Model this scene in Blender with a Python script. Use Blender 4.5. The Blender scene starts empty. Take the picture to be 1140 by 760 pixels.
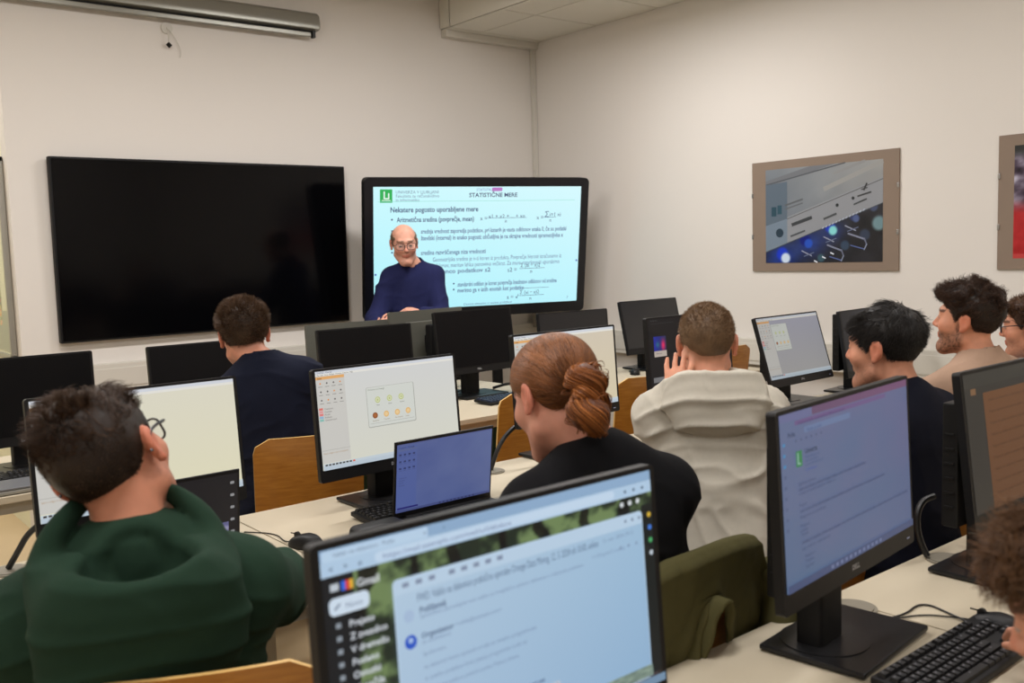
import bpy, bmesh, math, random
import numpy as np
from mathutils import Matrix, Vector

# ---------------------------------------------------------------- camera, world, lights, exposure
SC = bpy.context.scene
COL = SC.collection
CAM = np.array([0.0, 0.0, 1.55])
F_PX = 1061.0
_ax = np.array([[0.77340129, 0.0840911, -0.62831452],
                [-0.63317606, 0.05457433, -0.77208142],
                [-0.03063533, 0.99496248, 0.09545233]])   # rows: room X, Y, Z in camera axes
cd = bpy.data.cameras.new('camera'); cam = bpy.data.objects.new('camera', cd); COL.objects.link(cam)
_M = Matrix([list(_ax[0]) + [CAM[0]], list(_ax[1]) + [CAM[1]], list(_ax[2]) + [CAM[2]], [0, 0, 0, 1]])
cam.matrix_world = _M
cd.sensor_width = 36.0; cd.sensor_fit = 'HORIZONTAL'; cd.lens = 36.0 * F_PX / 1140.0
cd.clip_start = 0.05; cd.clip_end = 60
cd.dof.use_dof = True; cd.dof.focus_distance = 3.6; cd.dof.aperture_fstop = 4.8
SC.camera = cam
SC.view_settings.view_transform = 'Standard'; SC.view_settings.look = 'None'
SC.view_settings.gamma = 1.0; SC.view_settings.use_curve_mapping = False
SC.view_settings.exposure = 0.0
W = bpy.data.worlds.new('world'); SC.world = W; W.use_nodes = True
W.node_tree.nodes['Background'].inputs[0].default_value = (0.75, 0.78, 0.85, 1)
W.node_tree.nodes['Background'].inputs[1].default_value = 0.05
CEIL = 3.42; FRONT = 5.95; RIGHT = 5.15; LEFT = -2.6; BACK = -2.6
LAMP_XY = [(-1.2, -1.3), (1.0, -1.3), (3.2, -1.3), (-0.9, 1.3), (1.3, 1.3), (3.5, 1.3), (-0.9, 3.9), (1.3, 3.9), (3.5, 3.9), (0.2, 7.0)]  # last one is an added lamp, brightening the board in the nook
LAMP_W = 42.0
LAMP_COL = (1.0, 0.965, 0.96)
for i, (lx, ly) in enumerate(LAMP_XY):
    ld = bpy.data.lights.new('ceiling_lamp_light', 'AREA'); ld.shape = 'RECTANGLE'; ld.size = 1.18; ld.size_y = 0.28
    ld.energy = LAMP_W * ((0.50 if lx < 0 else 1.05 if lx < 2 else 1.15) if ly > 3 else (0.62 if lx < 2 else 0.42) if ly > 0 else 0.38); ld.color = LAMP_COL
    lo = bpy.data.objects.new('ceiling_lamp_light', ld); COL.objects.link(lo); lo.location = (lx, ly, CEIL - 0.085)

random.seed(7); RNG = np.random.default_rng(11)

# ---------------------------------------------------------------- helpers
def lin(c):
    c = np.array(c[:3], float) / 255.0
    return tuple(np.where(c <= 0.04045, c / 12.92, ((c + 0.055) / 1.055) ** 2.4))

def tag(o, label=None, cat=None, group=None, kind=None):
    if label: o['label'] = label
    if cat: o['category'] = cat
    if group: o['group'] = group
    if kind: o['kind'] = kind
    return o

def empty(name, loc=(0, 0, 0), rz=0.0, label=None, cat=None, group=None):
    o = bpy.data.objects.new(name, None); COL.objects.link(o); o.empty_display_size = 0.1
    o.location = loc; o.rotation_euler = (0, 0, rz)
    return tag(o, label, cat, group)

_mats = {}
def mat(name, rgb, rough=0.6, metal=0.0, spec=0.5, bump=None, var=None, sheen=0.0, coat=0.0, sss=0.0, attr=None, trans=0.0, aniso=0.0):
    """procedural principled material; bump=(scale, strength), var=(scale, amount)"""
    if name in _mats: return _mats[name]
    m = bpy.data.materials.new(name); m.use_nodes = True; nt = m.node_tree; b = nt.nodes['Principled BSDF']
    c = lin(rgb)
    b.inputs['Base Color'].default_value = (*c, 1); b.inputs['Roughness'].default_value = rough
    b.inputs['Metallic'].default_value = metal; b.inputs['Specular IOR Level'].default_value = spec
    b.inputs['Sheen Weight'].default_value = sheen; b.inputs['Coat Weight'].default_value = coat
    b.inputs['Transmission Weight'].default_value = trans
    if sss: b.inputs['Subsurface Weight'].default_value = sss; b.inputs['Subsurface Radius'].default_value = (0.012, 0.005, 0.003)
    tc = nt.nodes.new('ShaderNodeTexCoord')
    if attr:
        a = nt.nodes.new('ShaderNodeAttribute'); a.attribute_name = attr
        nt.links.new(a.outputs['Color'], b.inputs['Base Color'])
    elif var:
        n = nt.nodes.new('ShaderNodeTexNoise'); n.inputs['Scale'].default_value = var[0]; n.inputs['Detail'].default_value = 5
        nt.links.new(tc.outputs['Object'], n.inputs['Vector'])
        mx = nt.nodes.new('ShaderNodeMix'); mx.data_type = 'RGBA'
        mx.inputs[6].default_value = (*[x * (1 - var[1]) for x in c], 1); mx.inputs[7].default_value = (*[min(1, x * (1 + var[1])) for x in c], 1)
        nt.links.new(n.outputs['Fac'], mx.inputs[0]); nt.links.new(mx.outputs[2], b.inputs['Base Color'])
    if bump:
        n = nt.nodes.new('ShaderNodeTexNoise'); n.inputs['Scale'].default_value = bump[0]; n.inputs['Detail'].default_value = 3
        nt.links.new(tc.outputs['Object'], n.inputs['Vector'])
        bm_ = nt.nodes.new('ShaderNodeBump'); bm_.inputs['Strength'].default_value = bump[1]; bm_.inputs['Distance'].default_value = 0.002
        nt.links.new(n.outputs['Fac'], bm_.inputs['Height']); nt.links.new(bm_.outputs['Normal'], b.inputs['Normal'])
    _mats[name] = m
    return m

def wood_mat(name, a, b_, scale=(3, 3, 22), rough=0.4, coat=0.25):
    m = bpy.data.materials.new(name); m.use_nodes = True; nt = m.node_tree; b = nt.nodes['Principled BSDF']
    tc = nt.nodes.new('ShaderNodeTexCoord'); mp = nt.nodes.new('ShaderNodeMapping'); mp.inputs['Scale'].default_value = scale
    n = nt.nodes.new('ShaderNodeTexNoise'); n.inputs['Scale'].default_value = 3; n.inputs['Detail'].default_value = 6; n.inputs['Distortion'].default_value = 0.6
    cr = nt.nodes.new('ShaderNodeValToRGB'); cr.color_ramp.elements[0].position = 0.3; cr.color_ramp.elements[1].position = 0.7
    cr.color_ramp.elements[0].color = (*lin(a), 1); cr.color_ramp.elements[1].color = (*lin(b_), 1)
    nt.links.new(tc.outputs['Object'], mp.inputs['Vector']); nt.links.new(mp.outputs['Vector'], n.inputs['Vector'])
    nt.links.new(n.outputs['Fac'], cr.inputs['Fac']); nt.links.new(cr.outputs['Color'], b.inputs['Base Color'])
    b.inputs['Roughness'].default_value = rough; b.inputs['Coat Weight'].default_value = coat
    return m

def emit_attr(name, strength):
    m = bpy.data.materials.new(name); m.use_nodes = True; nt = m.node_tree; b = nt.nodes['Principled BSDF']
    a = nt.nodes.new('ShaderNodeAttribute'); a.attribute_name = 'Col'
    b.inputs['Base Color'].default_value = (0.01, 0.01, 0.012, 1); b.inputs['Roughness'].default_value = 0.45
    b.inputs['Specular IOR Level'].default_value = 0.3
    nt.links.new(a.outputs['Color'], b.inputs['Emission Color']); b.inputs['Emission Strength'].default_value = strength
    return m

class MB:
    """collects shapes for ONE mesh object"""
    def __init__(self): self.v = []; self.f = []; self.m = []; self.n = 0
    def add(self, v, f, mi=0, M=None):
        v = np.asarray(v, float)
        if M is not None:
            A = np.array(M); v = v @ A[:3, :3].T + A[:3, 3]
        self.v.append(v); n = self.n
        self.f += [tuple(i + n for i in q) for q in f]; self.m += [mi] * len(f); self.n += len(v)
        return self
    def box(self, c, s, r=0.0, mi=0, M=None, seg=2):
        bm = bmesh.new(); bmesh.ops.create_cube(bm, size=1.0)
        for x in bm.verts: x.co = Vector((x.co.x * s[0], x.co.y * s[1], x.co.z * s[2]))
        if r > 0: bmesh.ops.bevel(bm, geom=bm.edges[:], offset=min(r, 0.49 * min(s)), segments=seg, affect='EDGES', profile=0.5)
        bm.verts.ensure_lookup_table()
        v = [(*(x.co + Vector(c)),) for x in bm.verts]; f = [[q.index for q in g.verts] for g in bm.faces]; bm.free()
        return self.add(v, f, mi, M)
    def cyl(self, a, b, r, r2=None, seg=16, mi=0, M=None):
        r2 = r if r2 is None else r2
        a = np.array(a, float); b = np.array(b, float); d = b - a; d /= np.linalg.norm(d)
        u = np.cross(d, [0, 0, 1]) if abs(d[2]) < 0.9 else np.cross(d, [1, 0, 0]); u /= np.linalg.norm(u); w = np.cross(d, u)
        t = np.arange(seg) / seg * 2 * math.pi
        ring = np.outer(np.cos(t), u) + np.outer(np.sin(t), w)
        v = np.vstack([a + ring * r, b + ring * r2])
        f = [(i, (i + 1) % seg, seg + (i + 1) % seg, seg + i) for i in range(seg)]
        f = [tuple(reversed(q)) for q in f] + [tuple(range(seg)), tuple(reversed(range(seg, 2 * seg)))]
        return self.add(v, f, mi, M)
    def tube(self, pts, r, seg=8, mi=0, M=None, smooth=0):
        P = np.array(pts, float)
        for _ in range(smooth):
            Q = [P[0]]
            for i in range(len(P) - 1): Q += [P[i] * .75 + P[i + 1] * .25, P[i] * .25 + P[i + 1] * .75]
            Q.append(P[-1]); P = np.array(Q)
        n = len(P); R = np.full(n, r) if np.isscalar(r) else np.interp(np.linspace(0, 1, n), np.linspace(0, 1, len(r)), r)
        T = np.gradient(P, axis=0); T /= np.linalg.norm(T, axis=1)[:, None] + 1e-9
        u = np.cross(T[0], [0, 0, 1]);
        if np.linalg.norm(u) < 1e-3: u = np.cross(T[0], [1, 0, 0])
        V = []; t = np.arange(seg) / seg * 2 * math.pi
        for i in range(n):
            u = u - T[i] * (u @ T[i]); u /= np.linalg.norm(u) + 1e-9; w = np.cross(T[i], u)
            V.append(P[i] + R[i] * (np.outer(np.cos(t), u) + np.outer(np.sin(t), w)))
        V = np.vstack(V); f = []
        for i in range(n - 1):
            for j in range(seg):
                k = (j + 1) % seg; f.append((i * seg + j, i * seg + k, (i + 1) * seg + k, (i + 1) * seg + j))
        f += [tuple(reversed(range(seg))), tuple(range((n - 1) * seg, n * seg))]
        return self.add(V, f, mi, M)
    def prism(self, poly, h, mi=0, M=None, z0=0.0):
        n = len(poly); v = [(x, y, z0) for x, y in poly] + [(x, y, z0 + h) for x, y in poly]
        f = [tuple(reversed(range(n))), tuple(range(n, 2 * n))] + [(i, (i + 1) % n, n + (i + 1) % n, n + i) for i in range(n)]
        return self.add(v, f, mi, M)
    def build(self, name, mats, parent=None, smooth=40, loc=None):
        me = bpy.data.meshes.new(name)
        V = np.vstack(self.v) if self.v else np.zeros((0, 3))
        me.from_pydata(V.tolist(), [], self.f); me.validate()
        if not isinstance(mats, (list, tuple)): mats = [mats]
        for m in mats: me.materials.append(m)
        if len(mats) > 1 and len(self.m) == len(me.polygons): me.polygons.foreach_set('material_index', self.m)
        if smooth:
            me.polygons.foreach_set('use_smooth', [True] * len(me.polygons)); me.set_sharp_from_angle(angle=math.radians(smooth))
        me.update()
        o = bpy.data.objects.new(name, me); COL.objects.link(o)
        if smooth and smooth <= 60: wn = o.modifiers.new('face_weighted_normals', 'WEIGHTED_NORMAL'); wn.keep_sharp = True; wn.weight = 80
        if parent: o.parent = parent
        if loc: o.location = loc
        return o

def struct(o): o['kind'] = 'structure'; return o
def rotm(axis, deg): return Matrix.Rotation(math.radians(deg), 4, axis)
def trans(x, y, z): return Matrix.Translation((x, y, z))
def rrect(w, h, r, n=6, cx=0, cy=0):
    out = []
    for (sx, sy, a0) in ((1, 1, 0), (-1, 1, 90), (-1, -1, 180), (1, -1, 270)):
        for i in range(n + 1):
            a = math.radians(a0 + 90 * i / n); out.append((cx + sx * (w / 2 - r) + r * math.cos(a), cy + sy * (h / 2 - r) + r * math.sin(a)))
    return out

# ---- flat pictures (screens, prints): polygons, rasters and lettering with a colour attribute, one mesh
_font_cache = {}
def text_mesh(s, bold=False):
    if (s, bold) in _font_cache: return _font_cache[(s, bold)]
    cu = bpy.data.curves.new('t', 'FONT'); cu.body = s; cu.size = 1.0; cu.resolution_u = 2; cu.align_y = 'TOP'
    if bold: cu.offset = 0.018
    ob = bpy.data.objects.new('t', cu); COL.objects.link(ob)
    dg = bpy.context.evaluated_depsgraph_get(); me = ob.evaluated_get(dg).to_mesh()
    v = np.array([tuple(x.co) for x in me.vertices]).reshape(-1, 3)[:, :2]; f = [tuple(p.vertices) for p in me.polygons]
    ob.evaluated_get(dg).to_mesh_clear(); bpy.data.objects.remove(ob); bpy.data.curves.remove(cu)
    _font_cache[(s, bold)] = (v, f)
    return v, f

class Canvas:
    """u right 0..1, v down 0..1 on a w x h metre sheet; local x right, y up, centred, z = layer"""
    def __init__(self, w, h): self.w = w; self.h = h; self.v = []; self.f = []; self.c = []; self.n = 0; self.z = 0.0
    def _add(self, uv, faces, cols):
        uv = np.asarray(uv, float); self.z += 0.00006
        P = np.stack([(uv[:, 0] - .5) * self.w, (.5 - uv[:, 1]) * self.h, np.full(len(uv), self.z)], 1)
        n = self.n; self.v.append(P); self.f += [tuple(i + n for i in q) for q in faces]; self.n += len(P)
        cols = np.asarray(cols, float)
        if cols.ndim == 1: cols = np.tile(cols, (len(P), 1))
        self.c.append(cols)
    def poly(self, pts, rgb): self._add(pts, [tuple(reversed(range(len(pts))))], lin(rgb)); return self
    def rect(self, u0, v0, u1, v1, rgb): return self.poly([(u0, v0), (u1, v0), (u1, v1), (u0, v1)], rgb)
    def rrect(self, u0, v0, u1, v1, rgb, r=0.01):
        a = self.w / self.h; p = rrect((u1 - u0), (v1 - v0) / a, r, 4, (u0 + u1) / 2, (v0 + v1) / 2 / a)
        return self.poly([(x, y * a) for x, y in reversed(p)], rgb) if False else self._add([(x, y * a) for x, y in p], [tuple(reversed(range(len(p))))], lin(rgb)) or self
    def disc(self, u, v, r, rgb, ry=None, n=20):
        a = self.w / self.h; ry = ry or r
        self._add([(u + r * math.cos(t), v + ry * a * math.sin(t)) for t in np.arange(n) / n * 2 * math.pi], [tuple(reversed(range(n)))], lin(rgb)); return self
    def line(self, u0, v0, u1, v1, w, rgb):
        a = self.w / self.h; d = np.array([u1 - u0, (v1 - v0) / a]); d /= np.linalg.norm(d); nx, ny = -d[1] * w / 2, d[0] * w / 2 * a
        return self.poly([(u0 - nx, v0 - ny), (u1 - nx, v1 - ny), (u1 + nx, v1 + ny), (u0 + nx, v0 + ny)], rgb)
    def text(self, u, v, size, s, rgb, bold=False, width=None, rot=0):
        tv, tf = text_mesh(s, bold)
        if len(tv) == 0: return self
        k = size; kx = k
        if width: kx = width / max(1e-6, tv[:, 0].max()); k = size
        x = tv[:, 0] * kx; y = tv[:, 1] * k
        if rot: c, s_ = math.cos(math.radians(rot)), math.sin(math.radians(rot)); x, y = x * c - y * s_, x * s_ + y * c
        a = self.w / self.h
        self._add(np.stack([u + x, v - y * a], 1), tf, lin(rgb)); return self
    def raster(self, u0, v0, u1, v1, nx, ny, fn):
        U, V = np.meshgrid(np.linspace(0, 1, nx), np.linspace(0, 1, ny))
        C = np.clip(np.stack(fn(U, V), -1), 0, 1).reshape(-1, 3)
        C = np.where(C <= 0.04045, C / 12.92, ((C + 0.055) / 1.055) ** 2.4)
        uv = np.stack([u0 + (u1 - u0) * U.ravel(), v0 + (v1 - v0) * V.ravel()], 1)
        i = np.arange(nx * ny).reshape(ny, nx)
        q = np.stack([i[1:, :-1], i[1:, 1:], i[:-1, 1:], i[:-1, :-1]], -1).reshape(-1, 4)
        self._add(uv, [tuple(int(k) for k in r) for r in q], C); return self
    def build(self, name, m, parent=None, M=None):
        me = bpy.data.meshes.new(name); V = np.vstack(self.v); C = np.vstack(self.c)
        if M is not None: A = np.array(M); V = V @ A[:3, :3].T + A[:3, 3]
        me.from_pydata(V.tolist(), [], self.f)
        at = me.color_attributes.new('Col', 'FLOAT_COLOR', 'POINT')
        at.data.foreach_set('color', np.hstack([C, np.ones((len(C), 1))]).astype(np.float32).ravel())
        me.materials.append(m); me.update()
        o = bpy.data.objects.new(name, me); COL.objects.link(o)
        if parent: o.parent = parent
        return o

# ---- value noise in numpy
def _h(i, j, k, s):
    n = (i * 374761393 + j * 668265263 + k * 2147483647 + s * 974634777) & 0xffffffff
    n = ((n ^ (n >> 13)) * 1274126177) & 0xffffffff
    return ((n ^ (n >> 16)) & 0xffff) / 65535.0
def vnoise(P, scale=1.0, seed=0):
    Q = np.asarray(P, float) * scale; I = np.floor(Q).astype(np.int64); Fr = Q - I; Fr = Fr * Fr * (3 - 2 * Fr)
    r = 0
    for a in (0, 1):
        for b in (0, 1):
            for c in (0, 1):
                w = (Fr[..., 0] if a else 1 - Fr[..., 0]) * (Fr[..., 1] if b else 1 - Fr[..., 1]) * (Fr[..., 2] if c else 1 - Fr[..., 2])
                r = r + w * _h(I[..., 0] + a, I[..., 1] + b, I[..., 2] + c, seed)
    return r * 2 - 1
def fbm(P, scale, seed=0, octv=3):
    return sum(vnoise(P, scale * 2 ** o, seed + o * 17) * 0.5 ** o for o in range(octv))
def n2(U, V, su, sv, seed=0, octv=4):
    return fbm(np.stack([U * su, V * sv, U * 0 + seed * 3.7], -1), 1.0, seed, octv)
# ---------------------------------------------------------------- materials
M_WALL = mat('wall_paint', (222, 217, 210), 0.85, bump=(90, 0.06), var=(1.2, 0.012), spec=0.2)
M_CEIL = mat('ceiling_paint', (206, 202, 192), 0.9, spec=0.2)
M_TILE = mat('ceiling_tile', (218, 215, 204), 0.9, bump=(260, 0.25), spec=0.2)
M_TILEGAP = mat('tile_joint', (120, 114, 102), 0.9)
M_FLOOR = mat('vinyl_floor', (186, 164, 128), 0.55, var=(3, 0.07), bump=(30, 0.05))
M_TRIM = mat('painted_trim', (206, 202, 192), 0.6)
M_DESK = mat('cream_laminate', (202, 191, 168), 0.42, var=(7, 0.02), spec=0.45)
M_DESKEDGE = mat('desk_edge', (214, 201, 170), 0.5)
M_METAL = mat('painted_steel_leg', (190, 186, 175), 0.4, metal=0.2)
M_STEEL = mat('chrome_steel', (170, 170, 170), 0.25, metal=0.9)
M_GREEN = mat('green_panel', (30, 66, 46), 0.7)
M_PLY = wood_mat('chair_plywood', (166, 104, 30), (190, 128, 48), (4, 4, 30), 0.38, 0.3)
M_PLYEDGE = mat('plywood_edge', (222, 182, 112), 0.5)
M_BLACK = mat('black_plastic', (14, 14, 16), 0.5, spec=.35, bump=(900, 0.05))
M_BLACKM = mat('matte_black_plastic', (9, 9, 11), 0.6, spec=.3)
M_BACK = mat('light_greyed_back', (92, 92, 84), 0.5, metal=0.2)  # monitor back greyed to stand for the light it reflects
M_DGREY = mat('dark_grey_foot', (44, 44, 46), 0.33, metal=0.55, spec=0.5)
M_KEY = mat('keycap_black', (22, 22, 24), 0.45)
M_CABLE = mat('black_cable', (16, 16, 17), 0.45)
M_GROM = mat('grey_cable_grommet', (136, 130, 116), 0.5)
M_SILVER = mat('silver_housing', (168, 166, 158), 0.35, metal=0.35)
M_LOGO = mat('pale_logo', (176, 178, 182), 0.4)
M_OFF = mat('unlit_screen', (8, 8, 11), 0.4, spec=0.2)
M_TV = mat('glossy_black_panel', (5, 5, 7), 0.14, spec=0.2)
M_KRAFT = mat('brown_passepartout', (134, 117, 102), 0.75, bump=(120, 0.1), var=(9, 0.05))
M_CLEAR = mat('clear_cover', (225, 225, 225), 0.12, trans=1.0)
E_SCREEN = emit_attr('lit_screen', 0.82)
E_IFP = emit_attr('lit_display', 0.98)
P_PRINT = mat('printed_sheet', (200, 200, 200), 0.35, attr='Col', spec=0.4)

# ---------------------------------------------------------------- room shell
T = 0.12
def slab(name, x0, x1, y0, y1, z0, z1, m):
    return struct(MB().box(((x0 + x1) / 2, (y0 + y1) / 2, (z0 + z1) / 2), (x1 - x0, y1 - y0, z1 - z0)).build(name, m, smooth=0))
slab('floor', LEFT - T, RIGHT + T, BACK - T, FRONT + 2.3, -T, 0, M_FLOOR)
slab('ceiling', LEFT - T, RIGHT + T, BACK - T, FRONT + 2.3, CEIL, CEIL + T, M_CEIL)
NOOK = 1.245
slab('wall_front', NOOK, RIGHT + T, FRONT, FRONT + T, 0, CEIL, M_WALL)
slab('wall_right', RIGHT, RIGHT + T, BACK - T, FRONT, 0, CEIL, M_WALL)
slab('wall_left', LEFT - T, LEFT, BACK - T, FRONT + 2.3, 0, CEIL, M_WALL)
slab('wall_back', LEFT, RIGHT, BACK - T, BACK, 0, CEIL, M_WALL)
M_NOOK = mat('nook_paint', (226, 224, 196), 0.8, spec=0.2)
slab('wall_nook_side', NOOK, NOOK + T, FRONT + T, FRONT + 2.18, 0, CEIL, M_NOOK)
slab('wall_nook_end', LEFT, NOOK + T, FRONT + 2.18, FRONT + 2.3, 0, CEIL, M_NOOK)
# dropped soffit with 0.6 m tiles along the right wall
SX = 4.25; SZ = 3.2
slab('ceiling_soffit', SX, RIGHT, BACK, FRONT, SZ, CEIL, M_TILEGAP)
mb = MB()
xs = [(SX + 0.006, SX + 0.285), (SX + 0.295, RIGHT - 0.006)]
y = FRONT - 0.13
ys = [(FRONT - 0.125, FRONT - 0.004)]
while y > BACK: ys.append((max(BACK, y - 0.607), y - 0.006)); y -= 0.613
for a, b in xs:
    for c, d in ys:
        mb.box(((a + b) / 2, (c + d) / 2, SZ - 0.004), (b - a, d - c, 0.012), 0.002)
struct(mb.build('ceiling_tile_field', M_TILE, smooth=30))
mb = MB()
y = FRONT - 0.004
for c, d in [(FRONT - 0.125, FRONT - 0.004)] + [(FRONT - 0.13 - 1.2 * (k + 1), FRONT - 0.134 - 1.2 * k) for k in range(7)]:
    mb.box((SX - 0.006, (c + d) / 2, (SZ + CEIL) / 2 + 0.0), (0.012, d - c - 0.004, CEIL - SZ), 0.002)
struct(mb.build('trim_soffit_panel', M_TILE, smooth=30))
struct(MB().box(((SX + RIGHT) / 2, FRONT - 0.035, SZ - 0.035), (RIGHT - SX, 0.07, 0.05), 0.004).build('trim_soffit', M_TRIM))
struct(MB().box((RIGHT - 0.02, FRONT - 0.02, SZ / 2 + 0.8), (0.036, 0.036, 1.5), 0.004).box((RIGHT - 0.025, FRONT - 0.022, 0.86 + 0.62), (0.03, 0.03, 1.25), 0.004).build('trim_corner', M_TRIM))
# dado cable trunking on both walls
mb = MB().box(((NOOK + RIGHT) / 2, FRONT - 0.03, 0.865), (RIGHT - NOOK, 0.06, 0.17), 0.006)
mb.box(((NOOK + RIGHT) / 2, FRONT - 0.062, 0.865), (RIGHT - NOOK, 0.006, 0.11), 0.002)
struct(mb.build('trim_front', M_TRIM))
mb = MB().box((RIGHT - 0.03, (BACK + FRONT - .06) / 2, 0.845), (0.06, FRONT - BACK - .06, 0.17), 0.006)
mb.box((RIGHT - 0.062, (BACK + FRONT) / 2 - .1, 0.845), (0.006, FRONT - BACK - .2, 0.11), 0.002)
struct(mb.build('trim_right', M_TRIM))
struct(MB().box(((NOOK + RIGHT) / 2, FRONT - 0.008, 0.04), (RIGHT - NOOK, 0.016, 0.08), 0.003).build('baseboard_front', M_TRIM))
struct(MB().box((RIGHT - 0.008, (BACK + FRONT) / 2, 0.04), (0.016, FRONT - BACK, 0.08), 0.003).build('baseboard_right', M_TRIM))

# ceiling lamps (above and behind the camera's view; the nook one is added)
m_diff = bpy.data.materials.new('lamp_diffuser'); m_diff.use_nodes = True
_b = m_diff.node_tree.nodes['Principled BSDF']; _b.inputs['Emission Color'].default_value = (1, .95, .85, 1); _b.inputs['Emission Strength'].default_value = 2.0
for i, (lx, ly) in enumerate(LAMP_XY):
    r = empty('ceiling_lamp', (lx, ly, CEIL), 0, 'long white ceiling lamp, ' + ('left column', 'middle column', 'right column', 'alone')[i % 3 if i < 9 else 3] + (' behind the nearest row', ' above the nearest row', ' above the front row of desks', ', added unseen in the nook to brighten its board')[i // 3], 'lamp', 'ceiling lamps in rows over the room')
    MB().box((0, 0, -0.035), (1.24, 0.34, 0.07), 0.01).build('lamp_housing', M_TRIM, r)
    MB().box((0, 0, -0.073), (1.18, 0.28, 0.006), 0.002).build('diffuser', m_diff, r)

# glazed board on the nook's side wall
M_BOARD = mat('glossy_whiteboard', (214, 214, 184), 0.2, spec=0.4)
M_ALU = mat('aluminium_frame', (166, 164, 156), 0.35, metal=0.6)
r = empty('whiteboard', (NOOK, 6.72, 1.0), 0, 'tall pale board in a thin aluminium frame beside the large black screen', 'whiteboard')
b0, b1, hz0, hz1 = -0.66, 0.70, 0.02, 1.15
MB().box((-0.012, (b0 + b1) / 2, (hz0 + hz1) / 2), (0.02, b1 - b0, hz1 - hz0), 0.002).build('board', M_BOARD, r)
mb = MB()
for yy in (b0, b1): mb.box((-0.018, yy, (hz0 + hz1) / 2), (0.034, 0.03, hz1 - hz0 + 0.03), 0.004)
for zz in (hz0, hz1): mb.box((-0.018, (b0 + b1) / 2, zz), (0.034, b1 - b0 + 0.03, 0.03), 0.004)
mb.build('frame', M_ALU, r)
cv = Canvas(1.3, 1.07)  # two grey bands and a mottled paper strip on the board
cv.rect(0, .22, 1, .33, (176, 178, 166)); cv.rect(0, .78, 1, 1, (168, 172, 152))
cv.raster(.70, .47, .86, .86, 24, 60, lambda U, V: [.72 + .2 * n2(U, V, 9, 20, 3), .66 + .2 * n2(U, V, 9, 20, 5), .54 + .2 * n2(U, V, 9, 20, 8)])
cv.build('board_bands', P_PRINT, r, M=trans(-0.0235, (b0 + b1) / 2, (hz0 + hz1) / 2) @ Matrix(((0, 0, -1, 0), (-1, 0, 0, 0), (0, 1, 0, 0), (0, 0, 0, 1))))

# ---------------------------------------------------------------- large wall television
def panel_matrix(x, y, z, yaw, tilt):
    """local x right, local y up, local z towards the viewer (-Y)"""
    return trans(x, y, z) @ rotm('Z', yaw) @ rotm('X', 90 - tilt)
r = empty('wall_television', (2.395, FRONT, 1.625), 0, 'huge switched-off black television mounted on the front wall', 'television')
TVM = trans(0, -0.055, 0) @ rotm('Z', 0.3) @ rotm('X', 91.2)
MB().box((0, 0, -0.024), (1.90, 1.07, 0.05), 0.006, M=TVM).build('housing', M_BLACKM, r)
MB().box((0, 0, 0.0025), (1.875, 1.045, 0.003), 0.001, M=TVM).build('screen', M_TV, r)
MB().box((0, -0.012, 0), (0.6, 0.024, 0.4), 0.003).build('wall_bracket', M_BLACKM, r)

# ---------------------------------------------------------------- projection screen housing
r = empty('projection_screen', (2.1, FRONT, 3.09), 0, 'long grey roller projection screen case mounted above the black television', 'projection screen')
prof = [(0, .075), (-.07, .075), (-.105, .05), (-.115, 0), (-.11, -.035), (-.09, -.04), (-.02, -.045), (0, -.045)]
mb = MB(); L0, L1 = -0.98, 1.075
v = [(L0, p[0] - 0.002, p[1]) for p in prof] + [(L1, p[0] - 0.002, p[1]) for p in prof]; n = len(prof)
mb.add(v, [(i, (i + 1) % n, n + (i + 1) % n, n + i) for i in range(n)] + [tuple(reversed(range(n))), tuple(range(n, 2 * n))])
M_CASE = mat('grey_metal_case', (152, 151, 143), 0.32, metal=0.65)
mb.build('case', M_CASE, r, smooth=50)
MB().box(((L0 + L1) / 2 - .01, -.062, -.068), (L1 - L0 - 0.06, .03, .03), .006).build('weight_bar', M_CASE, r)
MB().box(((L0 + L1) / 2 - .01, -.062, -.05), (L1 - L0 - 0.05, .012, .012)).build('slot', M_BLACKM, r)
M_CAP = mat('black_end_cap', (30, 30, 30), .5)
for xx in (L0, L1 - .02): MB().box((xx, -.062, -.062), (.022, .034, .05), .004).build('end_clip', M_CAP, r)
MB().prism([(p[0] - .002, p[1]) for p in prof], 0.008, M=Matrix(((0, 0, 1, L1), (1, 0, 0, 0), (0, 1, 0, 0), (0, 0, 0, 1)))).build('end_cap', mat('grey_end_cap', (140, 138, 128), .5), r)
# small hook with cord under the case
r = empty('wall_hook', (2.19, FRONT, 2.965), 0, 'small black wall hook with a loose cord below the projection screen case', 'hook')
MB().cyl((0, 0, 0.0), (0, -.012, 0), .035, seg=20).build('base_plate', M_TRIM, r)
MB().tube([(0, -.012, 0), (0, -.03, -.02), (0, -.03, -.09)], .004, 8).build('pull_rod', M_TRIM, r)
o = MB(); o.add(*(lambda t: (t[0], t[1]))(([(0.02 * a, -.03 + .02 * b, -.105 + .02 * c) for a, b, c in [(0, 0, 1), (1, 0, 0), (0, 1, 0), (-1, 0, 0), (0, -1, 0), (0, 0, -1)]], [(0, 1, 2), (0, 2, 3), (0, 3, 4), (0, 4, 1), (5, 2, 1), (5, 3, 2), (5, 4, 3), (5, 1, 4)])))
o.build('knob', M_BLACKM, r)
MB().tube([(.01, -.015, -.01), (.05, -.015, -.06), (.08, -.012, -.13), (.07, -.012, -.17)], .0025, 6, smooth=2).build('cord', M_TRIM, r)
# outlet box
r = empty('wall_outlet', (5.06, FRONT - .062, 0.955), 0, 'small grey outlet box on the front wall below the lit display', 'outlet')
MB().box((0, -.018, 0.03), (.085, .036, .13), .006).build('box', mat('outlet_grey', (150, 146, 136), .6), r)
MB().box((0, -.04, 0.03), (.05, .008, .05), .003).build('socket_face', M_TRIM, r)

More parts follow.
